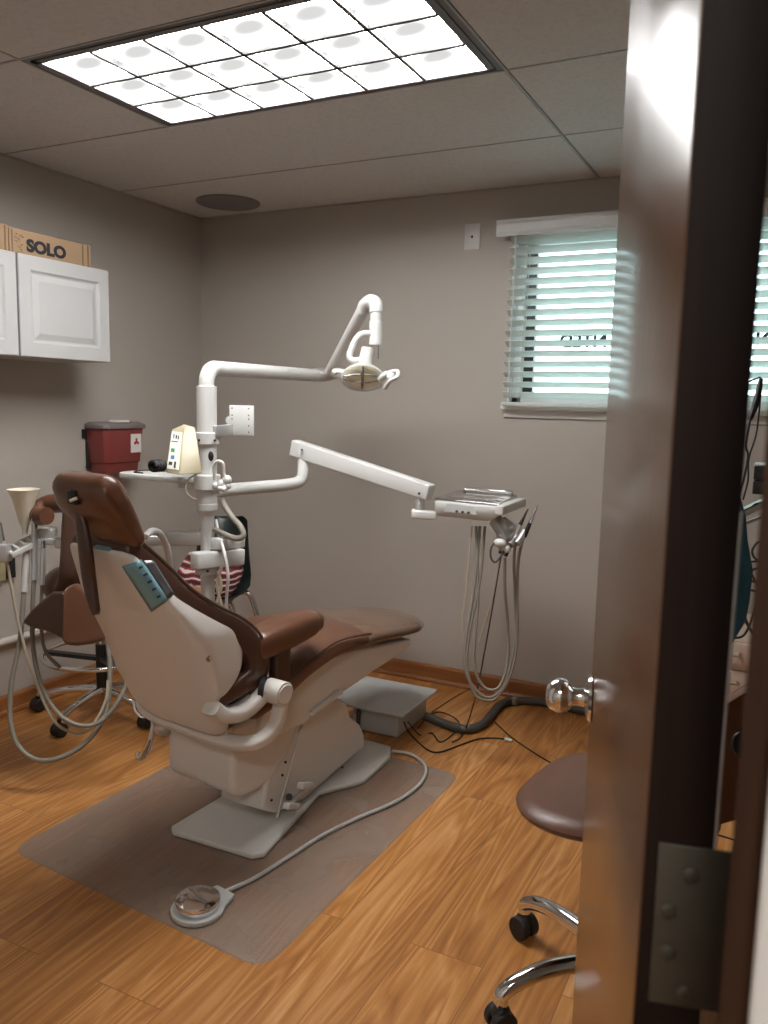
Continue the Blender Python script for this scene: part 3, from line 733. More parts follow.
# leg housing under the seat
lh = MB(); poly = [(-.24, .33), (-.05, .325), (.02, .345), (.10, .372), (.17, .374), (.32, .398), (.54, .425), (.56, .462), (.21, .508), (.08, .515), (-.08, .480), (-.24, .43)]
lh.prism([(-.165, y, z) for y, z in poly], (.33, 0, 0)); lh.build('seat_housing', M['body'], ch, smooth=True, bevel=.012, seg=3)
lh = MB(); lh.beam((.172, -.03, .355), (.172, .13, .385), .010, .018); lh.build('release_bar', M['plate'], ch, bevel=.004)
# rear housing
rh = MB(); poly = [(-.335, .405), (-.335, .215), (-.325, .190), (-.29, .176), (-.22, .172), (-.16, .190), (-.10, .235), (-.055, .300), (-.03, .42)]
rh.prism([(-.14, y, z) for y, z in poly], (.28, 0, 0)); rh.build('rear_housing', M['body'], ch, bevel=.018, seg=4)
# U bar with right and left arms
ub = MB()
def flat(mb, pts, w_, t_, up):
    pts = catmull(pts, 6); m_ = len(pts); rg = []
    for i, p in enumerate(pts):
        t = (pts[min(i + 1, m_ - 1)] - pts[max(i - 1, 0)]).normalized(); upv = Vector(up); sd = t.cross(upv).normalized(); u2 = sd.cross(t)
        rg.append([p + sd * x + u2 * y for x, y in sq(16, w_ / 2, t_ / 2, 4)])
    return mb.loft(rg)
flat(ub, [(-.235, -.345, .412), (-.19, -.372, .392), (-.10, -.378, .384), (0, -.378, .382), (.10, -.378, .380), (.20, -.372, .384), (.255, -.345, .398), (.272, -.305, .432), (.272, -.285, .475), (.272, -.280, .515)], .042, .030, (0, -.6, 1) )
ub.build('support_bar', M['shell'], ch)
ub = MB(); ub.cyl((.235, -.290, .522), (.296, -.290, .522), .034, n=28); ub.cyl((.296, -.290, .522), (.300, -.290, .522), .028, n=28); ub.build('pivot_cap', M['shell'], ch, bevel=.006)
ub = MB(); ub.cyl((.222, -.300, .522), (.236, -.295, .522), .037, n=28); ub.build('pivot_gasket', M['rubber'], ch)
ub = MB(); flat(ub, [(.196, -.470, .515), (.205, -.435, .487), (.210, -.38, .480), (.214, -.335, .496), (.218, -.298, .522)], .040, .066, (1, 0, 0)); ub.build('hinge_link', M['shell'], ch)
ub = MB(); ub.beam((-.15, -.365, .405), (.16, -.365, .402), .03, .03); ub.build('hinge_rod', M['silver'], ch, bevel=.004)
q = cside(209, 658.6, .222); h_ = hit(209, 658.6, (bv,))
if h_: q = MCi @ h_[0]
ub = MB(); ub.lathe(q - Vector((.002, 0, 0)), [(.009, 0), (.009, .004), (.005, .0055), (.0045, .003), (.0005, .003)], 20, (1, 0, 0)); ub.build('bolt', M['steel'], ch)
# sticker and sleeve on the shell, projected on its surface
def decal(name, corners, m_, trees, nx=6, ny=10, off=.003, parent=ch, th=.0015):
    g_ = []
    for j in range(ny + 1):
        row = []
        for i in range(nx + 1):
            u_, w_ = i / nx, j / ny
            a_ = Vector(corners[0]) * (1 - u_) + Vector(corners[1]) * u_; b_ = Vector(corners[3]) * (1 - u_) + Vector(corners[2]) * u_; p_ = a_ * (1 - w_) + b_ * w_
            h2 = hit(p_.x, p_.y, trees)
            row.append(h2[0] + h2[1] * (off if h2[1].dot(ray(p_.x, p_.y)) < 0 else -off) if h2 else None)
        g_.append(row)
    mb = MB(); idx = {}; vs = []
    for j in range(ny + 1):
        for i in range(nx + 1):
            if g_[j][i] is not None: idx[(j, i)] = len(vs); vs.append(MCi @ g_[j][i])
    fs = [(idx[(j, i)], idx[(j, i + 1)], idx[(j + 1, i + 1)], idx[(j + 1, i)]) for j in range(ny) for i in range(nx) if all(k in idx for k in ((j, i), (j, i + 1), (j + 1, i + 1), (j + 1, i)))]
    mb._add(vs, fs); o = mb.build(name, m_, parent)
    sm = o.modifiers.new('thick', 'SOLIDIFY'); sm.thickness = th; return o
bvc = BVHTree.FromPolygons([MC @ v_ for v_ in cu.v], cu.f)
decal('sticker', [(122.5, 566), (140.5, 560), (168, 600), (152, 611.5)], M['bluelabel'], (bv,))
for k in range(5):
    u0 = .12 + k * .17
    def L4(u_, w_): 
        a_ = Vector((122.5, 566)) * (1 - u_) + Vector((140.5, 560)) * u_; b_ = Vector((152, 611.5)) * (1 - u_) + Vector((168, 600)) * u_; return a_ * (1 - w_) + b_ * w_
    decal('sticker_print', [L4(.70, u0), L4(.84, u0 + .01), L4(.84, u0 + .05), L4(.66, u0 + .04)], M['ink'], (bv,), 1, 2, .0052, th=.0006)
decal('clear_sleeve', [(142, 561), (153, 560), (174, 594), (167.5, 599)], M['clearblue'], (bvc, bv), 4, 8, .003)
# armrests
for sg in (1, -1):
    lf, lz = (0, 0) if sg > 0 else (.12, .02)
    ar = MB(); pad(ar, [(-.285 - lf, .642 - lz, .052, .042, sg * .186), (-.20 - lf, .652 - lz, .056, .044, sg * .188), (-.10 - lf, .662 - lz, .054, .040, sg * .190), (-.06 - lf, .664 - lz, .046, .032, sg * .190)], e=3, n=28); ar.build('armrest', M['brownvinyl'], ch)
    ar = MB(); flat(ar, [(sg * .200, -.205, .48), (sg * .200, -.205, .55), (sg * .196, -.205, .64)], .04, .07, (0, 1, 0)); ar.build('armrest_support', M['darkvinyl'], ch)
# pedestal, aligned with the base plate
XN = -1.345
poly = [P(px, py, X=XN) for px, py in ((276, 814), (262, 810), (268, 780), (292, 735), (311, 706), (340, 698), (347, 703), (351, 717), (361, 725), (365, 735), (365, 747), (335, 773), (308, 798))]
poly = [Vector((p.x, p.y, max(p.z, .022))) for p in poly]
pd = MB(); pd.prism([MCi @ p for p in poly], MCi.to_3x3() @ Vector((-.16, 0, 0))); pd.build('pedestal', M['body'], ch, bevel=.012, seg=3)
poly2 = [P(px, py, X=XN + .012) for px, py in ((270, 806), (306, 790), (330, 700), (352, 668), (345, 690), (330, 700), (301, 732))]
pd = MB(); pd.prism([MCi @ Vector((XN + .001, y, z)) for y, z in ((1.985, .05), (1.993, .05), (2.145, .31), (2.135, .31))], MCi.to_3x3() @ Vector((.006, 0, 0))); pd.build('lift_arm', M['body'], ch, smooth=False, bevel=.002)
bp = MB(); base = [(-1.625, 1.835), (-1.60, 1.815), (-1.315, 1.822), (-1.288, 1.85), (-1.345, 2.25), (-1.255, 2.40), (-1.262, 2.62), (-1.30, 2.70), (-1.60, 2.72), (-1.66, 2.68), (-1.66, 2.35), (-1.60, 2.25)]
bp.prism([MCi @ Vector((x, y, .0035)) for x, y in base], (0, 0, .018)); bp.build('base_plate', M['plate'], ch, smooth=False, bevel=.006, seg=3)
# small lever and knobs on the pedestal side
lv = MB(); a_ = MCi @ P(291, 797, X=XN + .03); b_ = MCi @ P(306, 788, X=XN + .03)
lv.beam(MCi @ P(286, 806, X=XN + .05), MCi @ P(297, 806, X=XN + .05), .022, .020); lv.beam(MCi @ P(300, 786, X=XN + .05), MCi @ P(311, 785, X=XN + .05), .022, .020)
lv.build('lever_block', M['white'], ch, smooth=False, bevel=.003)
lv = MB(); lv.cyl(MCi @ P(292, 803, X=XN + .045), MCi @ P(304, 790, X=XN + .045), .007); lv.cyl(MCi @ P(292, 803, X=XN + .045), MCi @ P(295, 797, X=XN - .0), .006); lv.build('lever_rod', M['silver'], ch)
lv = MB(); lv.cyl(MCi @ P(289, 797, X=XN + .02), MCi @ P(289, 797, X=XN - .004), .011); lv.build('lever_seal', M['rubber'], ch)
for px, py in ((285, 762), (282, 775), (342, 767), (271, 800)):
    lv = MB(); q = MCi @ P(px, py, X=XN + .001); lv.cyl(q, q + Vector((.004, 0, 0)), .004); lv.build('screw', M['rubber'], ch)
# ================================================================== equipment post behind the chair
PX_, PY_ = -1.820, 2.260
def pz(py): return CZ + (P(207, py, F=2.813).z - CZ)
def post_part(t, name, z0, z1, r, m, r2=None, bev=0):
    return put(t, MB().cyl((PX_, PY_, z0), (PX_, PY_, z1), r, r2, 32).build(name, m, bevel=bev))
po = thing('equipment_post', 'white upright equipment post standing behind the dental chair', 'post', (PX_, PY_, 0))
post_part(po, 'floor_flange', 0.004, .02, .09, M['plate'], bev=.003)
post_part(po, 'pole', .015, 1.36, .0242, M['white'])
post_part(po, 'collar', pz(517), pz(512), .026, M['white'], .035)
post_part(po, 'collar', pz(512), pz(505), .036, M['white'], bev=.002)
post_part(po, 'hub', pz(505), pz(490), .034, M['white'])
post_part(po, 'sleeve', pz(476), pz(444), .034, M['white'])
post_part(po, 'clamp_ring', pz(445), pz(432), .043, M['white'], bev=.004)
post_part(po, 'upper_sleeve', pz(432), pz(386), .0345, M['white'], bev=.002)
v = MB(); d_ = (CO - Vector((PX_, PY_, 1.1))); d_.z = 0; d_.normalize(); sdv = Vector((-d_.y, d_.x, 0))
c_ = Vector((PX_, PY_, pz(456))) + d_ * .030 + sdv * .012
v.ball(c_, .014, 16, sc=(.9, .6, 1.25)); put(po, v.build('lock_knob', M['black']))
for off in (-.026, .026):
    c_ = Vector((PX_, PY_, pz(440))) + d_ * .036 + sdv * off; v = MB(); v.cyl(c_ - d_ * .01, c_ + d_ * .003, .004); put(po, v.build('set_screw', M['rubber']))
# lower bracket on the post
v = MB(); v.cyl((PX_, PY_, pz(578)), (PX_, PY_, pz(568)), .045, n=32); put(po, v.build('lower_clamp', M['white'], bevel=.004))
c_ = Vector((PX_, PY_, pz(573))) + d_ * .043; v = MB(); v.cyl(c_, c_ + d_ * .003, .004); put(po, v.build('set_screw', M['rubber']))
v = MB(); a_ = P(194, 561, F=2.80); b_ = P(241, 556, F=2.95); v.beam(a_, b_, .05, .058)
put(po, v.build('bracket_arm', M['white'], smooth=False, bevel=.006))
v = MB(); a_ = P(216, 544, F=2.84); b_ = P(240, 541.5, F=2.98); v.beam(a_, b_, .05, .042); put(po, v.build('bracket_arm', M['white'], smooth=False, bevel=.006))

# ---- exam light on its arm
lt = thing('dental_light', 'white jointed arm from the post top carrying an amber dental lamp head', 'dental light', (PX_, PY_, pz(386)))
E1 = P(316, 375.5, F=3.50); z_arm = pz(368)
v = MB(); top = Vector((PX_, PY_, z_arm)); dirv = (E1 - top).normalized()
arc = [Vector((PX_, PY_, pz(388))), Vector((PX_, PY_, z_arm - .05))] + [top + Vector((0, 0, -.05)) * (1 - math.sin(q)) + dirv * (.05 * (1 - math.cos(q))) for q in (.4, .8, 1.2, 1.57)] + [top + dirv * .12, E1]
v.tube(arc, .0265, 20, 3); put(lt, v.build('horizontal_arm', M['white']))
K1 = P(327, 374.5, F=3.52)
v = MB(); v.tube([P(311, 374.5, F=3.5), K1, P(341, 373, F=3.45)], [.024, .030, .026, .018], 16, 4); put(lt, v.build('knuckle_cover', M['silver']))
v = MB(); v.tube([P(336, 373, F=3.40), P(346, 375, F=3.25)], .022, 14, 0); put(lt, v.build('knuckle_end', M['white']))
K2 = P(364, 308, F=3.06)
v = MB(); v.tube([P(329, 372, F=3.48), K2], [.020, .024], 16, 0); put(lt, v.build('spring_arm', M['plate']))
tp = P(376, 318, F=3.0); tpz = P(376, 302, F=3.0)
v = MB(); v.tube([P(361.5, 312, F=3.07), P(364.5, 305.5, F=3.05), P(370.5, 301.5, F=3.02), P(375.5, 304, F=3.0), Vector((tp.x, tp.y, P(376, 313, F=3.0).z))], [.021, .024, .026, .026, .025], 18, 5); put(lt, v.build('elbow', M['white']))
v = MB(); v.cyl((tp.x, tp.y, P(376, 322, F=3.).z), (tp.x, tp.y, P(376, 312, F=3.).z), .0215); v.cyl((tp.x, tp.y, P(376, 345, F=3.).z), (tp.x, tp.y, P(376, 321, F=3.).z), .0240, n=28); put(lt, v.build('drop_tube', M['white'], bevel=.002))
v = MB(); v.cyl(P(378, 345, F=3.), P(378.5, 359, F=3.), .004, .0025); put(lt, v.build('pin', M['steel']))
v = MB(); v.tube([P(372, 333.5, F=3.), P(362, 334, F=3.), P(355.5, 340, F=3.), P(349.5, 355, F=3.), P(353, 360.5, F=3.), P(363, 359, F=3.)], .0115, 12, 5); put(lt, v.build('yoke', M['white']))
v = MB(); v.cyl(P(364.5, 366, F=3.), P(367.5, 348, F=3.), .026, .022, 24); put(lt, v.build('head_socket', M['white'], bevel=.002))
hc = P(362.5, 377, F=2.98)
ax = (CO - hc).normalized(); ax = (ax + Vector((0, 0, -.55))).normalized()
rx = ax.cross(Vector((0, 0, 1))).normalized(); ry = rx.cross(ax)
def eye(t_, prof, sx, sy, m_, name, c=hc):
    v = MB(); n_ = 32; v.loft([[c + ax * z + rx * (sx * r * math.cos(2 * PI * k / n_)) + ry * (sy * r * math.sin(2 * PI * k / n_)) for k in range(n_)] for r, z in prof], cap=name != 'lamp_housing' and name != 'reflector'); return put(t_, v.build(name, m_))
eye(lt, [(.02, -.055), (.55, -.045), (.85, -.022), (1.0, .004), (1.0, .012), (.95, .012)], .079, .054, M['lampshell'], 'lamp_housing')
eye(lt, [(.90, .006), (.76, -.010), (.46, -.026), (.02, -.033)], .078, .053, M['amber'], 'reflector')
v = MB()
for sg in (-1, 1): v.tube([hc + rx * (.070 * q) + ry * (sg * .006 + .010 * sg * (1 - q * q)) + ax * (.012 - .004 * abs(q)) for q in (-1, -.5, 0, .5, 1)], .0035, 8, 4)
v.tube([hc + ax * .004 + ry * .045, hc + ax * .02, hc + ax * .004 - ry * .045], .006, 8, 4); put(lt, v.build('bulb_guard', M['steel']))
eye(lt, [(.02, .028), (.6, .026), (.98, .014)], .08, .055, M['shield'], 'clear_cover')
v = MB(); v.tube([P(379, 379, F=2.97), P(386, 375, F=2.95), P(392, 374, F=2.92)], [.012, .014, .010], 12, 4); v.tube([P(390, 372, F=2.92), P(397.5, 371.5, F=2.9), P(397, 377, F=2.88), P(390, 381, F=2.9), P(385, 388, F=2.93)], .0075, 10, 5); v.ball(P(391, 377, F=2.91), .016, 14)
put(lt, v.build('grip_handle', M['white']))
v = MB(); v.tube([P(346, 373.5, F=3.02), P(338, 371.5, F=3.03), P(333, 373, F=3.03)], [.008, .011, .012], 12, 4); put(lt, v.build('grip_handle', M['white']))

# ---- monitor mount
mm = thing('monitor_mount', 'small square white mounting plate on a stub arm off the post', 'mounting plate', tuple(P(241, 421, F=2.83)))
v = MB(); a_, b_ = P(214, 431.5, F=2.80), P(231, 429.5, F=2.86); v.beam(a_, b_, .020, .038); put(mm, v.build('stub_arm', M['silver'], smooth=False, bevel=.002))
mw = P(241.5, 420.5, F=2.86); wx_, wy_ = Vector((.95, .31, 0)).normalized(), Vector((0, 0, 1)); wn_ = wx_.cross(wy_)
v = MB(); c4 = [mw + wx_ * a * .0445 + wy_ * b * .052 for a, b in ((-1, -1), (1, -1), (1, 1), (-1, 1))]; v.prism(c4, -wn_ * .004); put(mm, v.build('plate', M['white'], smooth=False, bevel=.0012))
v = MB(); v.cyl(mw - wx_ * .045 - wn_ * .012, mw - wx_ * .045 - wn_ * .002, .014); put(mm, v.build('pivot', M['white']))
for a in (-.034, .026):
    for b in (-.040, -.018, .005, .018, .042): q = mw + wx_ * a + wy_ * b; v = MB(); v.cyl(q - wn_ * .001, q + wn_ * .0008, .0026, n=10); put(mm, v.build('screw_hole', M['darkhose']))

# ---- shelf and clamp
ut = thing('utility_shelf', 'white rounded shelf clamped to the left of the post', 'shelf', (PX_, PY_, pz(482)))
zs_ = pz(478)
S1, S2, S3, S4 = P(125, 471, z=zs_), P(203, 477.5, z=zs_), P(203, 470, z=zs_), P(150, 468, z=zs_)
sl_ = S1; dv = Vector((PX_, PY_, zs_)) - S1; dv.z = 0; Ls = dv.length; dv.normalize(); nv = Vector((-dv.y, dv.x, 0))
poly = []
for q in range(9): a = PI / 2 + q * PI / 8; poly.append(S1 + dv * (.05 + .05 * math.cos(a)) + nv * (.06 * math.sin(a)) )
poly += [S1 + dv * (Ls - .06) - nv * .075, S1 + dv * (Ls - .02) - nv * .03, S1 + dv * (Ls - .02) + nv * .03, S1 + dv * (Ls - .06) + nv * .075]
v = MB(); v.prism([Vector((p.x, p.y, zs_ - .020)) for p in poly], (0, 0, .020)); put(ut, v.build('shelf_board', M['white'], smooth=False, bevel=.005, seg=3))
v = MB(); v.cyl((PX_, PY_, pz(491)), (PX_, PY_, pz(475)), .046, n=32); v.beam(S1 + dv * (Ls - .10) + Vector((0, 0, -.025)), Vector((PX_, PY_, zs_ - .025)), .07, .035); put(ut, v.build('shelf_clamp', M['white'], smooth=True, bevel=.004))
v = MB()
for q, r_ in (((221, 484), .016), ((227, 480), .017), ((224, 488), .014), ((216, 486), .014), ((228, 486), .012)): v.ball(P(*q, F=2.76), r_, 14)
v.tube([P(219, 488, F=2.75), P(226, 490, F=2.74)], .008, 10, 0); put(ut, v.build('clamp_knob', M['white']))
cd = MB(); cd.tube([P(215, 480, F=2.76), P(214, 466, F=2.75), P(218, 461, F=2.74), P(223, 464, F=2.74), P(224, 474, F=2.75), P(227, 482, F=2.75)], .0055, 10, 5)
tag(cd.build('cord_loop', M['whitecord'], origin=P(219, 470, F=2.75)), 'white cord loop standing up from the clamp right of the post', 'cord')
cd = MB(); cd.tube([P(197, 474, F=2.76), P(188, 480, F=2.74), P(186, 490, F=2.73), P(190, 497, F=2.74), P(198, 500, F=2.77)], .0032, 8, 5)
tag(cd.build('power_cord', M['tanhose'], origin=P(188, 484, F=2.74)), 'thin tan cord drooping from the shelf left of the post', 'cord')

# ---- beige curing unit on the shelf
un = S1 + dv * .30
t = thing('curing_unit', 'beige electronic unit with sloped button panel on the white shelf', 'electronic unit', (un.x, un.y, zs_))
fx = Vector((.40, -.917, 0)).normalized()            # the way its panel faces
def U3(px, py, d): return P(px, py, F=d)
fr = [P(165.5, 473, F=2.72), P(180, 475, F=2.70), P(184, 430.5, F=2.77), P(171.5, 429.5, F=2.79)]
bkv = Vector((.36, .40, 0)).normalized()
b_ = MB()
front = fr; back = [fr[0] + Vector((.075, .055, .004)), fr[1] + Vector((.047, .060, .004)), fr[2] + Vector((.020, .035, .012)), fr[3] + Vector((.030, .030, .020))]
b_.loft([front, back]); put(t, b_.build('case', M['beige'], smooth=False, bevel=.004, seg=3))
fc = sum(fr, Vector()) / 4; e1 = (fr[1] - fr[0]); e2 = (fr[3] - fr[0]); fn = e1.cross(e2).normalized(); fn = fn if fn.dot(CO - fc) > 0 else -fn
def Q(u_, w_): return (fr[0] * (1 - u_) + fr[1] * u_) * (1 - w_) + (fr[3] * (1 - u_) + fr[2] * u_) * w_
b_ = MB(); b_.prism([Q(.08, .10) + fn * .001, Q(.90, .10) + fn * .001, Q(.90, .95) + fn * .001, Q(.08, .95) + fn * .001], fn * .0018); put(t, b_.build('control_panel', M['panelface'], smooth=False))
for u_, w_, su, sw, mm_ in ((.35, .52, .13, .04, 'greenbtn'), (.40, .36, .12, .04, 'bluebtn'), (.30, .22, .12, .035, 'ink'), (.62, .20, .06, .07, 'ink'), (.30, .84, .05, .045, 'bluebtn'), (.50, .83, .05, .04, 'ink'), (.66, .82, .04, .04, 'ink'), (.42, .72, .24, .008, 'ink')):
    b_ = MB(); b_.prism([Q(u_ - su, w_ - sw) + fn * .0025, Q(u_ + su, w_ - sw) + fn * .0025, Q(u_ + su, w_ + sw) + fn * .0025, Q(u_ - su, w_ + sw) + fn * .0025], fn * .0016); put(t, b_.build('button', M[mm_], smooth=False))
b_ = MB(); o_ = P(157, 467, F=2.72)
hx = [o_ + Vector((0, 0, -.012)) + (dv * (.018 * math.cos(a * .9)) + Vector((0, 0, 1)) * (.016 + .016 * math.sin(a * .9))) + nv * (-.022 + a * .0016) for a in range(0, 30)]
b_.tube(hx, .0055, 8, 3)
tag(b_.build('coiled_cord', M['rubber'], origin=o_), 'black coiled cord heaped on the white shelf beside the beige unit', 'cord')
b_ = MB(); b_.tube([P(150, 470, z=zs_ + .003), P(141, 470.5, z=zs_ + .003), P(134, 472, z=zs_ + .003), P(143, 473, z=zs_ + .003)], .0025, 6, 5)
tag(b_.build('thin_cable', M['rubber'], origin=P(141, 471, z=zs_)), 'thin black cable end on the left tip of the white shelf', 'cable')

# ---- grey hose loop behind the post
b_ = MB(); b_.tube([P(222, 500, F=2.9), P(226, 508, F=2.88), P(233, 518, F=2.86), P(240, 526, F=2.84), P(243.5, 535, F=2.83), P(238, 538.5, F=2.83), P(228, 536, F=2.84), P(214, 529, F=2.86)], .0105, 12, 6)
tag(b_.build('grey_hose', M['hose'], origin=P(236, 528, F=2.84)), 'thick grey hose looping beside the post under the instrument arm', 'hose')
b_ = MB(); b_.tube([P(216, 520, F=2.9), P(219, 535, F=2.86), P(225, 555, F=2.80), P(228, 575, F=2.80), P(227, 592, F=2.82), P(226, 610, F=2.84)], .0055, 10, 6)
tag(b_.build('white_hose', M['whitecord'], origin=P(226, 560, F=2.82)), 'thin white hose hanging straight down right of the post', 'hose')
for k, (pp) in enumerate((((217, 570), (221, 585), (217, 603)), ((222, 566), (217, 584), (221, 604)))):
    b_ = MB(); b_.tube([P(x, y, F=2.86) for x, y in pp], .006, 10, 5)
    tag(b_.build('clear_tube', M['tanhose'], origin=P(219, 585, F=2.86)), 'pale tan tube crossing its neighbour just right of the post foot', 'tube', 'pale tubes beside the post')

# ---- delivery arm, tray and instrument holders
da = thing('tray_stand', 'white two piece arm from the post holding the steel instrument tray', 'instrument arm', (PX_, PY_, pz(497)))
A0 = Vector((PX_, PY_, pz(493))); A1 = P(290, 484.5, F=3.16)
v = MB(); dd = (A1 - A0).normalized(); v.tube([A0 + dd * .02, A0 + dd * .2, A1 - dd * .02, P(299, 481.5, F=3.2), P(303, 474, F=3.21), P(303.5, 460, F=3.22)], .0232, 18, 5); put(da, v.build('elbow_arm', M['white']))
v = MB(); v.cyl(P(303.5, 460, F=3.22), P(303.5, 454, F=3.22), .018); put(da, v.build('pivot', M['silver']))
v = MB(); a_, b_ = P(294, 447.5, F=3.24), P(431, 492.5, F=2.98); v.beam(a_, b_, .055, .066, h2=.058); bx = v.build('spring_arm', M['white'], smooth=False, bevel=.006, seg=3); put(da, bx)
for px, py in ((302, 450), (419, 493.5)):
    q = P(px, py, F=3.22 if px < 400 else 3.0); q = q - (q - CO).normalized() * .035; v = MB(); v.cyl(q, q - CF * .012, .0045); put(da, v.build('arm_screw', M['rubber']))
v = MB(); v.cyl(P(419.5, 512, F=3.0), P(419.5, 498, F=3.0), .018); put(da, v.build('pivot', M['silver']))
v = MB(); a_, b_ = P(411.5, 513.5, F=3.0), P(436, 515.5, F=3.0); v.beam(a_, b_, .05, .032); put(da, v.build('tray_bracket', M['white'], smooth=False, bevel=.006))
zt = P(433, 500.5, F=2.98).z
def T(px, py, z=None): return P(px, py, z=zt if z is None else z)
c4 = [T(433, 501), T(497, 510.5), T(513, 496), T(461, 492.6)]
# a squared-up rectangle from those corners
o4 = T(434.5, 500.5); ex = Vector((.9925, -.122, 0)).normalized(); W4 = .262; ey = Vector((-.122, .9925, 0)).normalized(); D4 = .34
tr = thing('instrument_tray', 'white instrument tray unit with a polished steel top at the end of the arm', 'instrument tray', tuple(o4 + ex * W4 / 2 + ey * D4 / 2))
def TT(u_, w_, z): q = o4 + ex * (u_ * W4) + ey * (w_ * D4); return Vector((q.x, q.y, zt + z))
v = MB(); v.loft([[TT(.03, .05, -.058), TT(.83, .05, -.058), TT(.83, .95, -.058), TT(.03, .95, -.058)], [TT(0, 0, -.030), TT(1, 0, -.030), TT(1, 1, -.030), TT(0, 1, -.030)], [TT(0, 0, 0), TT(1, 0, 0), TT(1, 1, 0), TT(0, 1, 0)]]); put(tr, v.build('tray_body', M['white'], smooth=False, bevel=.005, seg=3))
v = MB(); r1 = [TT(-.0, .02, .001), TT(.98, .02, .001), TT(.98, .98, .001), TT(-.0, .98, .001)]; r2 = [p + Vector((0, 0, .007)) for p in r1]
def ins(rg, k, z): c = sum(rg, Vector()) / 4; return [c + (p - c) * k + Vector((0, 0, z)) for p in rg]
v.loft([r1, r2, ins(r2, .96, .002), ins(r2, .90, -.004), ins(r2, .88, -.006)]); put(tr, v.build('steel_tray', M['steel'], smooth=False, bevel=.0015))
v = MB(); a_, b_ = TT(.14, .93, .018), TT(.92, .93, .018); v.tube([TT(.14, .93, .004), a_, b_, TT(.92, .93, .004)], .006, 10, 0); put(tr, v.build('tray_rail', M['chrome']))
v = MB(); fp = [TT(.16, -.002, -.030) , TT(.66, -.002, -.030), TT(.62, -.002, -.008), TT(.20, -.002, -.008)]; fp[0].z -= .006; fp[1].z -= .006; v.prism(fp, -ey * .0012); put(tr, v.build('control_panel', M['greyplate'], smooth=False))
for u_ in (.36, .45, .54): v = MB(); q = TT(u_, -.01, -.031); v.cyl(q + ey * .004, q - ey * .006, .0048, n=14); put(tr, v.build('dial', M['darkhose']))
v = MB(); a_, b_ = TT(1.02, -.02, -.004), TT(1.14, .72, .006); v.beam(TT(1.0, -.04, -.012), TT(1.10, .86, -.012), .03, .034); put(tr, v.build('end_handle', M['white'], smooth=False, bevel=.006, seg=3))
v = MB(); v.beam(P(495, 519, F=2.96), P(508, 541, F=2.90), .035, .045, w2=.03, h2=.03); v.beam(P(503, 519, F=3.02), P(514, 527, F=2.98), .02, .02); put(tr, v.build('holder_stem', M['silver'], smooth=False, bevel=.004))
for a_, b_ in (((499, 538), (513, 528)), ((502, 552), (510, 541)), ((510, 545), (520, 533)), ((517, 544), (525, 531))):
    v = MB(); v.tube([P(*a_, F=2.91), P(*b_, F=2.93)], [.015, .013], 12, 0); put(tr, v.build('instrument_holder', M['silver']))
v = MB(); v.ball(P(500, 543, F=2.88), .020, 16, sc=(1.2, 1, .8)); v.ball(P(507, 549, F=2.88), .014, 14); put(tr, v.build('holder_block', M['white']))
for u_, lab in ():
    pass
# handpieces with their hoses
def inst(label, tipm, tip, mid, tail, hose_pts, r_=.0055, F0=2.92, hm='hose', name='dental_handpiece', hr=.0052, group=None):
    t = thing(name, label, 'handpiece', tuple(P(*mid, F=F0)), group=group)
    v = MB(); v.tube([P(*tip, F=F0), P((tip[0] + mid[0]) / 2, (tip[1] + mid[1]) / 2, F=F0), P(*mid, F=F0)], [.0022, .0045, .0075], 12, 4); put(t, v.build('barrel', tipm))
    v = MB(); v.tube([P(*mid, F=F0), P(*tail, F=F0)], [.0075, .009], 12, 3); put(t, v.build('grip', M['black'] if tipm is M['steel'] else M['silver']))
    v = MB(); v.tube([P(x, y, F=f_) for x, y, f_ in hose_pts], hr, 10, 6); put(t, v.build('hose', M[hm])); return t
Fh = 2.97
inst('slim steel handpiece, the rightmost and highest at the tray holder', M['steel'], (537.5, 505), (530, 523), (524, 537), [(523, 539, 2.93), (518.5, 560, 2.94), (517, 600, Fh), (517, 640, Fh), (511, 673, Fh), (497, 697, Fh), (486, 700, Fh), (474, 693, Fh), (467, 665, Fh), (470, 630, Fh), (480, 580, Fh), (485, 526, Fh)])
inst('black tipped handpiece left of the tall steel one at the tray holder', M['black'], (528, 509), (520, 525), (515, 537), [(516, 540, 2.92), (514, 560, 2.93), (515, 600, Fh), (516, 636, Fh), (506, 680, Fh), (492, 697, Fh), (478, 692, Fh), (466, 672, Fh), (466, 640, Fh), (474, 590, Fh), (480, 526, Fh)])
inst('small handpiece lying low in the holder with a hose looping to the floor', M['steel'], (519, 529), (512, 542), (505, 556), [(505, 558, 2.90), (505, 590, 2.92), (508, 630, Fh), (507, 665, Fh), (498, 688, Fh), (483, 686, Fh), (474, 660, Fh), (478, 600, Fh), (476, 526, Fh)])
inst('short handpiece nearest the white holder block with a thin tan hose', M['steel'], (510, 536), (505, 545), (500, 554), [(500, 556, 2.90), (492, 600, 2.92), (480, 640, Fh), (475, 665, Fh), (479, 683, Fh), (470, 655, Fh), (462, 632, Fh), (466, 590, Fh), (472, 526, Fh)], hm='tanhose', hr=.0028)
b_ = MB(); b_.tube([P(505, 550, F=2.88), P(496, 562, F=2.87), P(491, 558, F=2.87), P(491, 548, F=2.87), P(496, 541, F=2.88)], .0035, 8, 5)
tag(b_.build('wire_hook', M['darkhose'], origin=P(493, 552, F=2.87)), 'small dark wire loop hanging under the white holder block', 'hook')
zf = .006
b_ = MB(); b_.tube([P(501, 556, F=2.90), P(492, 610, F=2.94), P(483, 660, F=2.98), P(476, 695, F=3.0), P(466, 728, z=.03), P(460, 738, z=zf), P(452, 742, z=zf)], .0026, 8, 6)
tag(b_.build('black_cable', M['rubber'], origin=P(480, 680, F=2.98)), 'thin dark cable dropping from the tray to the wood floor', 'cable')

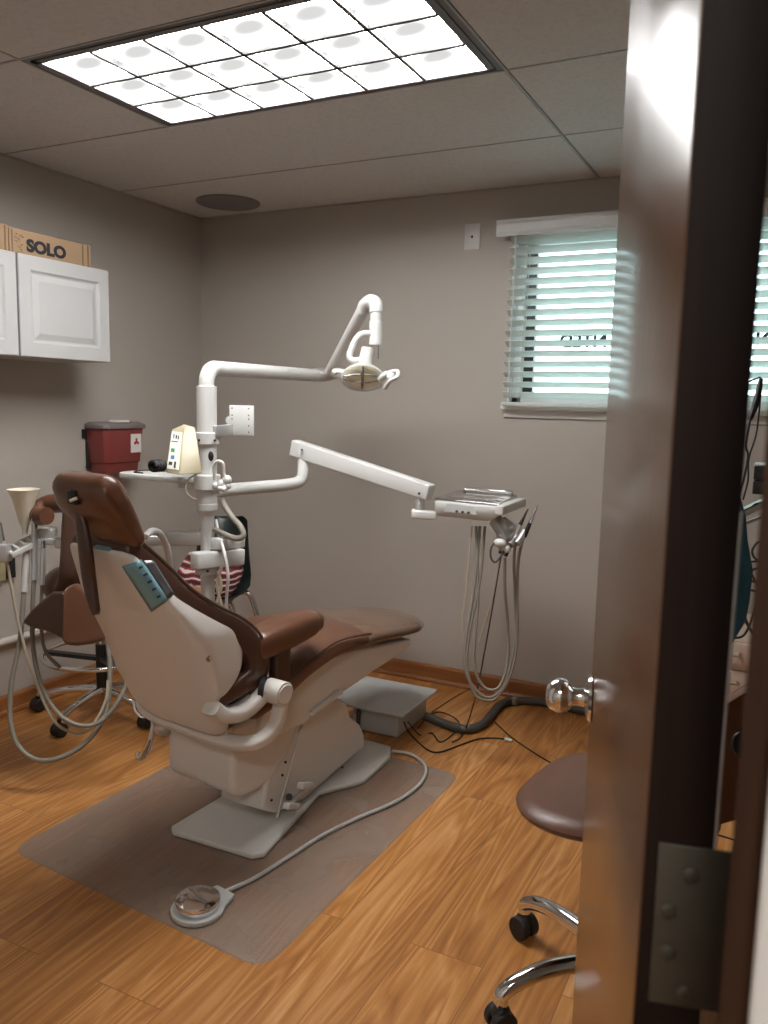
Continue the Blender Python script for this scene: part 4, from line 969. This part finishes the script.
# ================================================================== floor box and cables
t = thing('utility_box', 'low warm grey utility box with a wide flat lid beyond the chair foot', 'utility box', (-1.44, 2.93, 0))
v = MB(); v.loft([[Vector((x, y, z)) for x, y in ((-1.53 - e, 2.815 - e), (-1.328 + e, 2.815 - e), (-1.328 + e, 3.10 + e), (-1.53 - e, 3.10 + e))] for z, e in ((.002, 0), (.118, .003))]); put(t, v.build('box_body', M['greyplate'], smooth=False, bevel=.008, seg=3))
v = MB(); v.box((-1.63, 2.745, .120), (-1.272, 3.085, .132)); put(t, v.build('lid', M['greyplate'], smooth=False, bevel=.005, seg=3))
v = MB(); v.tube([P(365, 716, F=3.1), P(365, 738, F=3.08)], .008, 10, 0); v = MB(); v.beam((-1.50, 2.806, .005), (-1.50, 2.806, .118), .014, .01, up=(0, 1, 0)); put(t, v.build('seam_strip', M['darkhose'], smooth=False))
def floorline(pts, r_, m_, name, label, cat, zz=None, smooth=6):
    b_ = MB(); b_.tube([P(x, y, z=(r_ + .001 if len(q) == 0 else q[0])) for x, y, *q in pts], r_, 10, smooth); o_ = P(pts[0][0], pts[0][1], z=0)
    return tag(b_.build(name, m_, origin=o_), label, cat)
floorline([(424, 716, .04), (432, 719, .03), (445, 724), (458, 728), (470, 729), (483, 724), (492, 714), (500, 705), (512, 701), (530, 701), (548, 703), (570, 708), (592, 713), (625, 722), (700, 742), (800, 770), (950, 815)], .018, M['darkhose'], 'umbilical_hose', 'thick dark ribbed hose winding over the wood floor from the grey box to the door', 'hose')
for px, py, lb_ in ((513, 701, 'grey tie band on the thick dark floor hose, nearer the baseboard and door'), (466, 728, 'grey tie band on the thick dark floor hose, nearer the grey utility box')):
    b_ = MB(); p = P(px, py, z=.0195); q = P(px + 4, py + 1, z=.0195); b_.tube([p, q], .0205, 14, 0)
    tag(b_.build('hose_tie', M['hose'], origin=p), lb_, 'cable tie')
floorline([(404, 722, .10), (408, 731, .05), (416, 740), (428, 750), (440, 752), (460, 745), (478, 739), (492, 738), (505, 739)], .0030, M['rubber'], 'black_cable', 'black cable with a white plug lying in front of the thick hose', 'cable')
floorline([(505, 739), (512, 741)], .0065, M['white'], 'plug', 'small white plug on the end of the black floor cable', 'plug', smooth=0)
floorline([(408, 722, .12), (420, 735), (432, 733), (440, 742), (452, 735), (460, 727, .03), (455, 718), (440, 712), (428, 716, .01), (418, 728)], .0026, M['rubber'], 'looped_cable', 'thin black cable curled in loops beside the grey utility box', 'cable')
floorline([(495, 722), (510, 736), (530, 750), (553, 764), (590, 784), (680, 822), (800, 860)], .0026, M['rubber'], 'black_cable', 'thin black cable running from the thick hose under the right stool', 'cable')
floorline([(432, 712), (450, 700), (468, 690), (473, 688, .02)], .0018, M['rubber'], 'thin_cable', 'very thin dark wire between the grey box and the back baseboard', 'cable')

# ---- foot pedal
fc_ = P(198, 909, z=.01)
t = thing('foot_pedal', 'round chrome foot pedal on a grey base lying on the plastic mat', 'foot pedal', (fc_.x, fc_.y, .004))
to = (P(426, 770, z=.01) - fc_); to = (P(232, 888, z=.01) - fc_); to.z = 0; to.normalize(); tn = Vector((-to.y, to.x, 0))
R0 = .070
poly = [fc_ + to * (R0 * math.cos(a)) + tn * (R0 * math.sin(a)) for a in [math.radians(k) for k in range(45, 316, 15)]]
poly += [fc_ + to * .098 - tn * .034, fc_ + to * .098 + tn * .034]
v = MB(); v.prism([Vector((p.x, p.y, .0035)) for p in poly], (0, 0, .014)); put(t, v.build('base', M['greyplate'], smooth=False, bevel=.004, seg=3))
v = MB(); v.lathe((fc_.x, fc_.y, .016), [(.054, 0), (.056, .006), (.057, .016), (.058, .022), (.056, .026), (.040, .031), (.02, .033), (.001, .0335)], 40); put(t, v.build('disc', M['chrome']))
v = MB(); v.tube([fc_ + tn * .045 + Vector((0, 0, .038)) + to * .01, fc_ + Vector((0, 0, .043)), fc_ - tn * .045 + Vector((0, 0, .038)) - to * .01], [.003, .006, .003], 10, 5); put(t, v.build('disc_ridge', M['steel']))
v = MB(); pts = [fc_ + to * .095] + [P(x, y, z=.010) for x, y in ((255, 878), (290, 856), (325, 834), (360, 817), (395, 802), (418, 786), (426, 772), (422, 762), (410, 754), (392, 751))]
pts[0].z = .012
v.tube(pts, .0062, 10, 6); put(t, v.build('hose', M['greyplate']))

# ================================================================== assistant side (left)
ga = MB(); a_, b_ = P(262, 524, F=2.96), P(57, 543, F=2.80)
a0 = Vector((PX_, PY_, pz(541))); e0 = P(140, 541, F=2.72)
ga = thing('assistant_arm', 'grey flat arm reaching left from the post behind the chair headrest', 'support arm', (PX_, PY_, pz(541)))
v = MB(); v.beam(a0, P(166, 539, F=2.92), .03, .046); put(ga, v.build('rear_link', M['silver'], smooth=False, bevel=.003))
v = MB(); v.beam(P(170, 540, F=2.93), P(56, 543, F=2.86), .03, .035); put(ga, v.build('front_link', M['silver'], smooth=False, bevel=.003))
v = MB(); v.tube([P(145, 537, F=2.55), P(152, 531, F=2.6), P(160, 534, F=2.65), P(166, 545, F=2.7), P(169, 558, F=2.72), P(170, 572, F=2.74)], .011, 12, 6)
tag(v.build('grey_hose', M['silver'], origin=P(160, 540, F=2.65)), 'grey hose arching over the brown backrest left of the post', 'hose')
ah = thing('tool_holder', 'white slotted tool holder bar at the left photo edge with hoses hanging', 'tool holder', tuple(P(30, 545, F=2.86)))
h0, h1 = P(11, 556, F=2.78), P(47, 537.5, F=2.86)
v = MB(); v.beam(h0, h1, .018, .018); put(ah, v.build('front_rail', M['white'], smooth=False, bevel=.003))
g0, g1 = P(4, 549, F=2.84), P(42, 532, F=2.92)
v = MB(); v.beam(g0, g1, .014, .014); put(ah, v.build('rear_rail', M['silver'], smooth=False, bevel=.003))
for q in (.02, .22, .42, .62, .82):
    v = MB(); v.beam(h0.lerp(h1, q + .04), g0.lerp(g1, q - .02), .012, .014); put(ah, v.build('slot_divider', M['white'], smooth=False, bevel=.002))
v = MB(); v.beam(P(41, 533, F=2.87), P(55, 533, F=2.87), .06, .036); v.beam(P(46, 541, F=2.86), P(57, 541, F=2.86), .05, .024); put(ah, v.build('end_block', M['white'], smooth=False, bevel=.006, seg=3))
v = MB(); v.beam(P(-6, 553, F=2.80), P(10, 553, F=2.80), .04, .06); put(ah, v.build('end_block', M['silver'], smooth=False, bevel=.006, seg=3))

def suction(name, label, top, body, hose, mb_='silver', hm='hose', hr=.0075, br=.012, F0=2.83):
    t = thing(name, label, 'suction tool', tuple(P(*body[0], F=F0)))
    v = MB(); v.tube([P(x, y, F=F0) for x, y in top], [br * .8, br], 14, 0); put(t, v.build('tip', M['steel'] if mb_ == 'silver' else M['white']))
    v = MB(); v.tube([P(x, y, F=F0) for x, y in body], br, 14, 0); put(t, v.build('valve_body', M[mb_]))
    v = MB(); v.tube([P(x, y, F=f_) for x, y, f_ in hose], hr, 10, 6); put(t, v.build('hose', M[hm]))
suction('suction_wand', 'steel suction wand right of the white cup, highest in the left tool holder', [(34, 512), (35, 530)], [(35, 530), (34, 580)], [(34, 580, 2.83), (32.5, 612, 2.83), (33, 645, 2.82), (39, 678, 2.80), (50, 703, 2.78), (66, 720, 2.76), (86, 726, 2.76), (104, 719, 2.78), (119, 700, 2.80), (127, 680, 2.83), (127, 655, 2.86), (118, 630, 2.9)], hr=.0078)
suction('suction_wand', 'white suction wand in the middle of the left tool holder', [(27, 545), (26, 556)], [(26, 556), (24, 592)], [(24, 592, 2.83), (20, 640, 2.81), (12, 680, 2.79), (10, 715, 2.77), (16, 742, 2.75), (32, 758, 2.74), (52, 760, 2.74), (76, 750, 2.76), (96, 731, 2.79), (107, 706, 2.83), (110, 670, 2.86), (106, 625, 2.9)], mb_='white', hr=.0085)
suction('suction_wand', 'thin tan hosed wand farthest left in the tool holder', [(0, 523), (3, 541)], [(3, 541), (7, 560)], [(7, 560, 2.80), (12, 590, 2.80), (20, 630, 2.80), (31, 668, 2.79), (44, 702, 2.78), (55, 722, 2.77), (68, 731, 2.77), (82, 733, 2.77), (95, 722, 2.79), (106, 700, 2.82), (108, 680, 2.84)], hm='tanhose', hr=.0050, br=.007)
suction('suction_wand', 'slim steel wand between white wand and holder end block', [(43, 541), (43, 548)], [(43, 548), (42, 585)], [(42, 585, 2.84), (41, 620, 2.84), (45, 650, 2.85), (60, 668, 2.86)], hr=.006, br=.009)
# paper cup
cc_ = P(24, 515, F=2.86)
t = MB(); t.lathe(P(25, 528, F=2.86), [(.010, -.02), (.010, 0), (.018, .018), (.040, .108), (.052, .132), (.054, .136), (.050, .136), (.037, .110), (.014, .02), (.001, .016)], 32); 
tag(t.build('funnel_cup', M['cream'], origin=P(25, 528, F=2.86)), 'cream flared funnel cup standing above the left tool holder', 'cup')

# ---- left stool (assistant)
sc_ = Vector((-2.530, 2.450, 0))
t = thing('dental_stool', 'brown vinyl stool with a chrome foot ring behind the dental chair at left', 'stool', tuple(sc_))
cas = [P(30, 706, z=.03), P(60, 728, z=.03), P(137, 724, z=.03)]
angs = []
for k in range(5):
    a = math.radians(-81 + k * 72); q = sc_ + Vector((math.cos(a), math.sin(a), 0)) * .275
    b_ = MB(); b_.tube([sc_ + Vector((0, 0, .105)), sc_.lerp(q, .5) + Vector((0, 0, .098)), q + Vector((0, 0, .072))], [.020, .016, .012], 12, 4); lg = put(t, b_.build('leg', M['chrome']))
    b_ = MB(); b_.cyl(q + Vector((-.022, 0, .029)), q + Vector((.022, 0, .029)), .028, n=24); b_.cyl(q + Vector((0, 0, .03)), q + Vector((0, 0, .072)), .008); put(t, b_.build('caster', M['rubber'], bevel=.004))
b_ = MB(); b_.cyl(sc_ + Vector((0, 0, .09)), sc_ + Vector((0, 0, .30)), .026); put(t, b_.build('column_sleeve', M['black']))
b_ = MB(); b_.cyl(sc_ + Vector((0, 0, .28)), sc_ + Vector((0, 0, .44)), .018); b_.cyl(sc_ + Vector((0, 0, .33)), sc_ + Vector((0, 0, .365)), .032); put(t, b_.build('column', M['chrome']))
b_ = MB(); b_.tube([sc_ + Vector((.235 * math.cos(2 * PI * k / 32), .235 * math.sin(2 * PI * k / 32), .262)) for k in range(33)], .0095, 10, 0, cap=False); put(t, b_.build('foot_ring', M['chrome']))
b_ = MB()
for k in range(3): a = math.radians(-150 + k * 120); b_.beam(sc_ + Vector((0, 0, .235)), sc_ + Vector((.23 * math.cos(a), .23 * math.sin(a), .262)), .03, .016)
put(t, b_.build('ring_spoke', M['black'], smooth=False))
# seat body: flared padded skirt in two panels rising into a narrow neck
def blob(pxs, F0, thick, m_, name, dirx, bev=.02):
    b_ = MB(); poly = [P(x, y, F=F0(x, y)) for x, y in pxs]; b_.prism(poly, Vector(dirx) * thick); o = b_.build(name, m_, bevel=bev, seg=4); return o
FL = lambda x, y: 2.72 + (62 - x) * .0022
o = blob([(63, 592), (52, 592), (42, 600), (31, 610), (24, 619), (22, 623), (29, 627), (44, 631), (56, 636), (63, 640), (66, 636), (67, 610)], FL, .09, M['darkvinyl'], 'seat_flap', CF); put(t, o)  # darker vinyl paints in the shade of the panel turned away
FR = lambda x, y: 2.70 + (x - 64) * .0035
o = blob([(63, 588), (74, 583), (84, 592), (92, 604), (98, 620), (101, 636), (102, 641), (90, 645), (76, 647), (65, 646), (61, 640), (62, 612)], FR, .10, M['brownvinyl'], 'seat_flap', CF); put(t, o)
b_ = MB()
rg = []
for y, xl, xr, f_ in ((505, 62, 84, 2.80), (530, 60, 86, 2.78), (555, 59, 83, 2.76), (575, 57, 80, 2.76), (588, 54, 80, 2.78), (605, 50, 84, 2.80)):
    c = P((xl + xr) / 2, y, F=f_); hw = (xr - xl) / 2 / FPX * f_
    rg.append([c + CR * a + CF * (b + .02) for a, b in sq(24, hw, .030, 3)])
cvs = [catmull([r[k] for r in rg], 4) for k in range(24)]
b_.loft([[cvs[k][i] for k in range(24)] for i in range(len(cvs[0]))]); put(t, b_.build('back_post', M['darkvinyl']))
b_ = MB(); b_.ball(P(68, 585, F=2.93), .075, 24, sc=(1.15, 1.15, .95)); put(t, b_.build('seat_pad', M['brownvinyl']))
b_ = MB(); b_.tube([P(70, 503, F=2.86), P(50, 504, F=2.90), P(38, 510, F=2.88), P(38, 518, F=2.84)], [.034, .034, .030, .026], 16, 5); b_.tube([P(40, 516, F=2.82), P(47, 516, F=2.80)], [.034, .030], 16, 0); put(t, b_.build('torso_arm', M['brownvinyl']))

# ---- small tool hanging by the chair
t = thing('saliva_ejector', 'small chrome valve on a white hose hanging left of the chair base', 'dental tool', tuple(P(146, 745, F=2.55)))
b_ = MB(); b_.tube([P(152, 716, F=2.50), P(153.5, 724, F=2.50), P(151, 738, F=2.52)], .008, 10, 4); put(t, b_.build('hose', M['whitecord']))
b_ = MB(); b_.tube([P(151, 738, F=2.52), P(147, 748, F=2.54)], [.009, .013], 14, 0); b_.tube([P(147, 747, F=2.54), P(142, 756, F=2.56), P(138, 757, F=2.56), P(137.5, 752, F=2.56)], [.011, .012, .008, .006], 12, 4); put(t, b_.build('valve_body', M['chrome']))
t = thing('cup_guard', 'grey round cup shaped guard hanging beside the chair rear housing', 'guard', tuple(P(165, 730, F=2.5)))
b_ = MB(); b_.lathe(P(165, 734, F=2.5), [(.02, 0), (.030, .01), (.032, .03), (.024, .045), (.001, .047)], 24); put(t, b_.build('cup', M['silver']))
b_ = MB(); b_.cyl(P(165, 734, F=2.5), P(165, 715, F=2.5), .008); put(t, b_.build('stem', M['silver']))

# ---- white loop cord by stool
b_ = MB(); b_.tube([P(133, 700, F=2.62), P(135, 710, F=2.62), P(141, 717, F=2.62), P(147, 716, F=2.6), P(150, 710, F=2.58)], .003, 8, 5)
tag(b_.build('cord_loop', M['whitecord'], origin=P(140, 715, F=2.6)), 'thin white cord drooping in a loop left of the support bar', 'cord')

# ---- outlet and box on the left wall, pipe
q = P(7, 572, X=LX + .01)
t = thing('wall_outlet', 'dark wall outlet with yellowed cover low on the left wall', 'outlet', tuple(q))
t2 = MB(); a_ = P(0, 566, X=LX + .03); c_ = P(5.5, 578, X=LX + .03); t2.box((LX, P(-8, 572, X=LX + .03).y, P(3, 581, X=LX + .03).z), (LX + .035, c_.y, P(3, 559, X=LX + .03).z)); put(t, t2.build('cover_box', M['yellowbox'], smooth=False, bevel=.003))
t2 = MB(); t2.box((LX, c_.y + .002, P(12, 577, X=LX).z), (LX + .02, P(16, 570, X=LX + .02).y, P(12, 556, X=LX).z)); put(t, t2.build('receptacle', M['black'], smooth=False, bevel=.003))
z_p = P(10, 640, X=LX + .02).z
struct(MB().cyl((LX + .02, FY, z_p), (LX + .02, WY, z_p), .016).build('trim_5', M['pipe']))

# ---- black chair with clothes by the back wall
xc, yc = P(212, 560, F=3.5).x, P(212, 560, F=3.5).y
Fc = 3.45
t = thing('side_chair', 'charcoal plastic chair with tubular legs against the wall behind the post', 'chair', (xc, yc, 0))
def sheet(pxs, f0, m_, name, thick=.012, bev=.004, parent=t, d_=CF): 
    b_ = MB(); b_.prism([P(x, y, F=f0) for x, y in pxs], d_ * thick); o = b_.build(name, m_, bevel=bev, seg=3); put(parent, o); return o
rows_ = [(516, 206, 243, 3.52), (520, 203, 247, 3.51), (535, 198, 248, 3.50), (555, 196, 249, 3.48), (575, 196, 251, 3.46), (586, 198, 250, 3.42), (594, 200, 243, 3.34), (600, 200, 232, 3.22), (604, 200, 229, 3.14)]
b_ = MB(); rg = []
for y, xl, xr, f_ in rows_:
    ring = []
    cx_, hw = (xl + xr) / 2, (xr - xl) / 2
    top = [P(cx_ + hw * q, y, F=f_ - .10 * abs(q) ** 3) for q in (-1, -.8, -.5, -.2, .1, .4, .7, .9, 1)]
    rg.append(top + [p + CF * .010 for p in top[::-1]])
b_.loft(rg); put(t, b_.build('shell_seat', M['darkgreen'], angle=60))
for pts in (((228, 607), (233, 596), (245, 592), (251, 597), (256, 612), (262, 640)), ((206, 607), (208, 600), (222, 600), (232, 606), (238, 640))):
    b_ = MB(); b_.tube([P(x, y, F=3.35) for x, y in pts] , .011, 12, 5); put(t, b_.build('leg_frame', M['steel']))
t2 = thing('striped_garment', 'dark red striped knit garment heaped on the charcoal chair', 'garment', (xc, yc, .6))
b_ = MB(); rg = []
for y, xl, xr, f_, dp in ((552, 191, 236, 3.42, .02), (560, 184, 240, 3.38, .05), (572, 178, 242, 3.33, .08), (584, 180, 238, 3.30, .09), (593, 188, 234, 3.28, .08), (598, 192, 228, 3.28, .06)):
    c = P((xl + xr) / 2, y, F=f_); hw = (xr - xl) / 2 / FPX * f_; rg.append([c + CR * (a + .006 * math.sin(7 * a / hw + y)) + CF * (b + .008 * math.sin(9 * a / hw + y * .7)) for a, b in sq(40, hw, dp, 2.6)])
b_.loft(rg); o = b_.build('knit', M['stripe'], angle=80); put(t2, o)
b_ = MB(); b_.ball(P(193, 597, F=3.2), .06, 20, sc=(1.1, 1, .7)); tag(b_.build('tan_bag', M['tan'], origin=P(193, 597, F=3.2)), 'tan rounded bag under the red striped garment left of the post', 'bag')

# ================================================================== right side, seen past and through the door gap
st_ = Vector((-.335, 1.74, 0))
t = thing('dental_stool', 'reddish brown vinyl stool on chrome legs partly hidden by the open door', 'stool', tuple(st_))
lg_ = [(530, 938), (492, 1022)]
tips = [P(*p, z=.0) for p in lg_]
base_c = Vector((-.265, 1.74, 0))
dirs = [(P(530, 930, z=.03) - base_c), (P(494, 1014, z=.03) - base_c)]
a1 = math.atan2(dirs[0].y, dirs[0].x)
for k in range(5):
    a = a1 + k * 2 * PI / 5; q = base_c + Vector((math.cos(a), math.sin(a), 0)) * .285
    b_ = MB(); b_.tube([base_c + Vector((0, 0, .115)), base_c.lerp(q, .55) + Vector((0, 0, .125)), base_c.lerp(q, .85) + Vector((0, 0, .112)), q + Vector((0, 0, .088)), q + Vector((0, 0, .066))], [.021, .019, .018, .017, .015], 16, 5); put(t, b_.build('leg', M['chrome']))
    tdir = Vector((-math.sin(a), math.cos(a), 0))
    b_ = MB(); b_.cyl(q - tdir * .026 + Vector((0, 0, .030)), q - tdir * .006 + Vector((0, 0, .030)), .0285, n=28); b_.cyl(q + tdir * .006 + Vector((0, 0, .030)), q + tdir * .026 + Vector((0, 0, .030)), .0285, n=28); b_.cyl(q + Vector((0, 0, .03)), q + Vector((0, 0, .070)), .012); b_.ball(q + Vector((0, 0, .045)), .022, 14); put(t, b_.build('caster', M['rubber'], bevel=.003))
b_ = MB(); b_.cyl(base_c + Vector((0, 0, .09)), base_c + Vector((0, 0, .30)), .028); b_.cyl(base_c + Vector((0, 0, .3)), base_c + Vector((0, 0, .44)), .016); put(t, b_.build('column', M['black']))
sz = .497
ss = base_c + Vector((-.035, .0, 0))
b_ = MB(); b_.lathe(ss + Vector((0, 0, sz - .062)), [(.001, .022), (.16, .022), (.188, .027), (.200, .036), (.203, .045), (.195, .055), (.165, .064), (.10, .069), (.001, .070)], 48)
for i, v_ in enumerate(b_.v):
    rel = v_ - ss; k = 1 + .10 * math.cos(math.atan2(rel.y, rel.x) * 3 + .5); b_.v[i] = Vector((ss.x + rel.x * k, ss.y + rel.y * k, v_.z))
put(t, b_.build('seat', M['stoolvinyl']))
b_ = MB(); b_.box((base_c.x - .08, base_c.y - .08, .41), (base_c.x + .08, base_c.y + .08, .42)); put(t, b_.build('seat_plate', M['black'], smooth=False))
# backrest seen through the hinge gap
fb = 1.52
def G(px, py, Y): return P(px, py, Y=Y)
b_ = MB(); pq = [G(700, 722, fb), G(722, 705, fb), G(745, 691, fb - .02), G(775, 670, fb - .02), G(778, 815, fb - .02), G(735, 822, fb), G(700, 833, fb)]
b_.prism(pq, (0, .05, 0)); put(t, b_.build('backrest', M['stoolvinyl'], bevel=.012, seg=3))
b_ = MB(); b_.cyl(G(747, 745, fb - .03), G(747, 745, fb - .005), .026, n=24); put(t, b_.build('backrest_knob', M['black'], bevel=.004))
b_ = MB(); b_.tube([G(747, 748, fb - .012), G(744, 790, fb - .01), G(738, 845, fb + .05), G(728, 870, fb + .15)], .008, 10, 5); put(t, b_.build('backrest_bar', M['black']))

# drawer unit
DY = 2.95
xa, xb = -.30, .20
ztop = P(735, 642, Y=DY).z
t = thing('drawer_cabinet', 'beige drawer cabinet seen through the gap between door and jamb', 'drawer cabinet', ((xa + xb) / 2, DY + .2, 0))
put(t, MB().box((xa, DY + .018, 0), (xb, DY + .45, ztop + .0)).build('carcass', M['beigecab'], smooth=False))
dh = P(735, 640, Y=DY).z - P(735, 668, Y=DY).z
zt_ = ztop - .004
for k in range(6):
    z1 = zt_ - k * dh; z0 = z1 - dh + .004
    if z0 < .02: break
    o = MB().box((xa + .003, DY, z0), (xb - .003, DY + .018, z1)).build('drawer', M['beigecab'], smooth=False, bevel=.003); put(t, o)
    xh = P(733, 660, Y=DY).x - .018; zc = (z0 + z1) / 2 + .01
    v = MB(); v.tube([(xh - .03, DY, zc), (xh - .03, DY - .025, zc), (xh + .035, DY - .025, zc), (xh + .035, DY, zc)], .005, 8, 0); put(t, v.build('drawer_handle', M['beige']))
# blue cloth / bag
b_ = MB(); rg = []
for y, xl, xr in ((497, 728, 738), (515, 724, 744), (540, 720, 747), (570, 715, 750), (600, 712, 749), (620, 710, 745), (640, 708, 732), (650, 707, 724)):
    c = P((xl + xr) / 2, y, F=2.0); hw = (xr - xl) / 2 / FPX * 2.0; rg.append([c + CR * (a + .003 * math.sin(y * .3)) + CF * b for a, b in sq(24, hw, .035, 2.4)])
b_.loft(rg); tag(b_.build('blue_cloth', M['bluecloth'], origin=P(735, 560, F=2.0)), 'blue cloth hanging in the gap beside the open door', 'cloth')
# silver bar and black box, cables
t = thing('equipment_cart', 'black boxed device on a chrome rail seen at the right edge through the door gap', 'device', tuple(P(760, 500, F=2.3)))
v = MB(); v.beam(P(738, 515, F=2.3), P(790, 490, F=2.5), .02, .022); v.beam(P(742, 525, F=2.32), P(790, 505, F=2.5), .01, .010); put(t, v.build('rail', M['chrome'], smooth=False, bevel=.003))
v = MB(); a_ = P(752, 494, F=2.3); bxw = .14
v.box((a_.x, a_.y, a_.z), (a_.x + .16, a_.y + .12, a_.z + .036)); v.box((a_.x, a_.y, a_.z + .040), (a_.x + .16, a_.y + .12, a_.z + .078)); put(t, v.build('case', M['black'], smooth=False, bevel=.003))
v = MB(); v.box((a_.x - .002, a_.y - .002, a_.z + .079), (a_.x + .162, a_.y + .122, a_.z + .083)); put(t, v.build('top_edge', M['silver'], smooth=False))
v = MB(); v.tube([P(761, 379, F=2.2), P(757, 400, F=2.2), P(750, 420, F=2.2)], [.006, .010, .006], 10, 4); v.tube([P(750, 420, F=2.2), P(746, 445, F=2.2), P(748, 456, F=2.2), P(744, 478, F=2.2), P(738, 498, F=2.2)], .003, 8, 5)
tag(v.build('cord', M['black'], origin=P(750, 420, F=2.2)), 'black cord hanging from a slim black wand near the window sill', 'cord')
v = MB(); v.tube([P(748, 382, F=2.25), P(756, 379, F=2.25), P(761, 382, F=2.25), P(757, 430, F=2.25), P(749, 458, F=2.25), P(748, 480, F=2.25), P(743, 500, F=2.25)], .0025, 8, 5)
tag(v.build('cord', M['black'], origin=P(757, 420, F=2.25)), 'thin black cord right of the wand, in front of the blind bottom', 'cord')
for k, (lab, pts) in enumerate((('uppermost round loop of the black cables right of the blue cloth', ((768, 540), (757, 543), (752, 552), (757, 560), (768, 563), (780, 560))), ('black cable curving down behind the blue cloth to the drawers', ((744, 560), (752, 575), (758, 590), (754, 612), (744, 635), (728, 638))), ('thick black cable curve in front of the drawer cabinet top', ((741, 600), (745, 618), (752, 632), (764, 642), (780, 648))), ('dense black cable tangle loop level with the blue cloth middle', ((745, 562), (762, 562), (768, 570), (756, 582), (747, 575), (760, 568), (772, 580), (764, 592), (750, 590))))):
    v = MB(); v.tube([P(x, y, F=2.35 + .05 * k) for x, y in pts], .0035 + .001 * (k == 2), 8, 6); tag(v.build('cable', M['black'], origin=P(*pts[0], F=2.35 + .05 * k)), lab, 'cable')

# ------------------------------------------------------------------ sub-parts go under the part that carries them
def kind_(o): return o.name.split('.')[0]
def centre(o): return sum((v.co for v in o.data.vertices), Vector()) / max(1, len(o.data.vertices))
def nest(root, child, parent):
    for r in [o for o in COL.objects if o.parent is None and kind_(o) == root]:
        cand = [o for o in r.children if kind_(o) == parent]
        if not cand: continue
        for o in [o for o in r.children if kind_(o) == child]:
            c = centre(o); best = min(cand, key=lambda k: (centre(k) - c).length)
            o.parent = best; o.matrix_parent_inverse = Matrix.Identity(4)
            if root == 'dental_chair': pass
            else: o.matrix_parent_inverse = Matrix.Identity(4)
for a in (('door_1', 'screw', 'hinge'), ('door_1', 'hinge_pin', 'hinge'), ('dental_chair', 'screw', 'pedestal'), ('dental_chair', 'lever_seal', 'pedestal'), ('dental_chair', 'lever_block', 'lever_rod'), ('dental_chair', 'bolt', 'backrest_shell'), ('dental_chair', 'sticker_print', 'sticker'),
          ('dental_chair', 'headrest_lever', 'headrest'), ('dental_chair', 'headrest_slot', 'headrest'), ('dental_stool', 'caster', 'leg'), ('drawer_cabinet', 'drawer_handle', 'drawer'), ('curing_unit', 'button', 'control_panel'), ('monitor_mount', 'screw_hole', 'plate'),
          ('sharps_container', 'biohazard_mark', 'label_sticker'), ('sharps_container', 'lid_cap', 'lid'), ('cardboard_box', 'lettering', 'carton'), ('cardboard_box', 'flap_edge', 'carton'), ('cardboard_box', 'printed_marks', 'carton'),
          ('equipment_post', 'lock_knob', 'sleeve'), ('instrument_tray', 'dial', 'control_panel'), ('instrument_tray', 'tray_rail', 'steel_tray'), ('instrument_tray', 'holder_block', 'holder_stem'), ('tray_stand', 'arm_screw', 'spring_arm'),
          ('dental_light', 'reflector', 'lamp_housing'), ('dental_light', 'bulb_guard', 'lamp_housing'), ('dental_light', 'clear_cover', 'lamp_housing'), ('foot_pedal', 'disc_ridge', 'disc'), ('wall_plate', 'socket', 'plate'), ('window_1', 'sash_seal', 'window_frame'), ('window_1', 'pane_lettering', 'window_pane')):
    nest(*a)
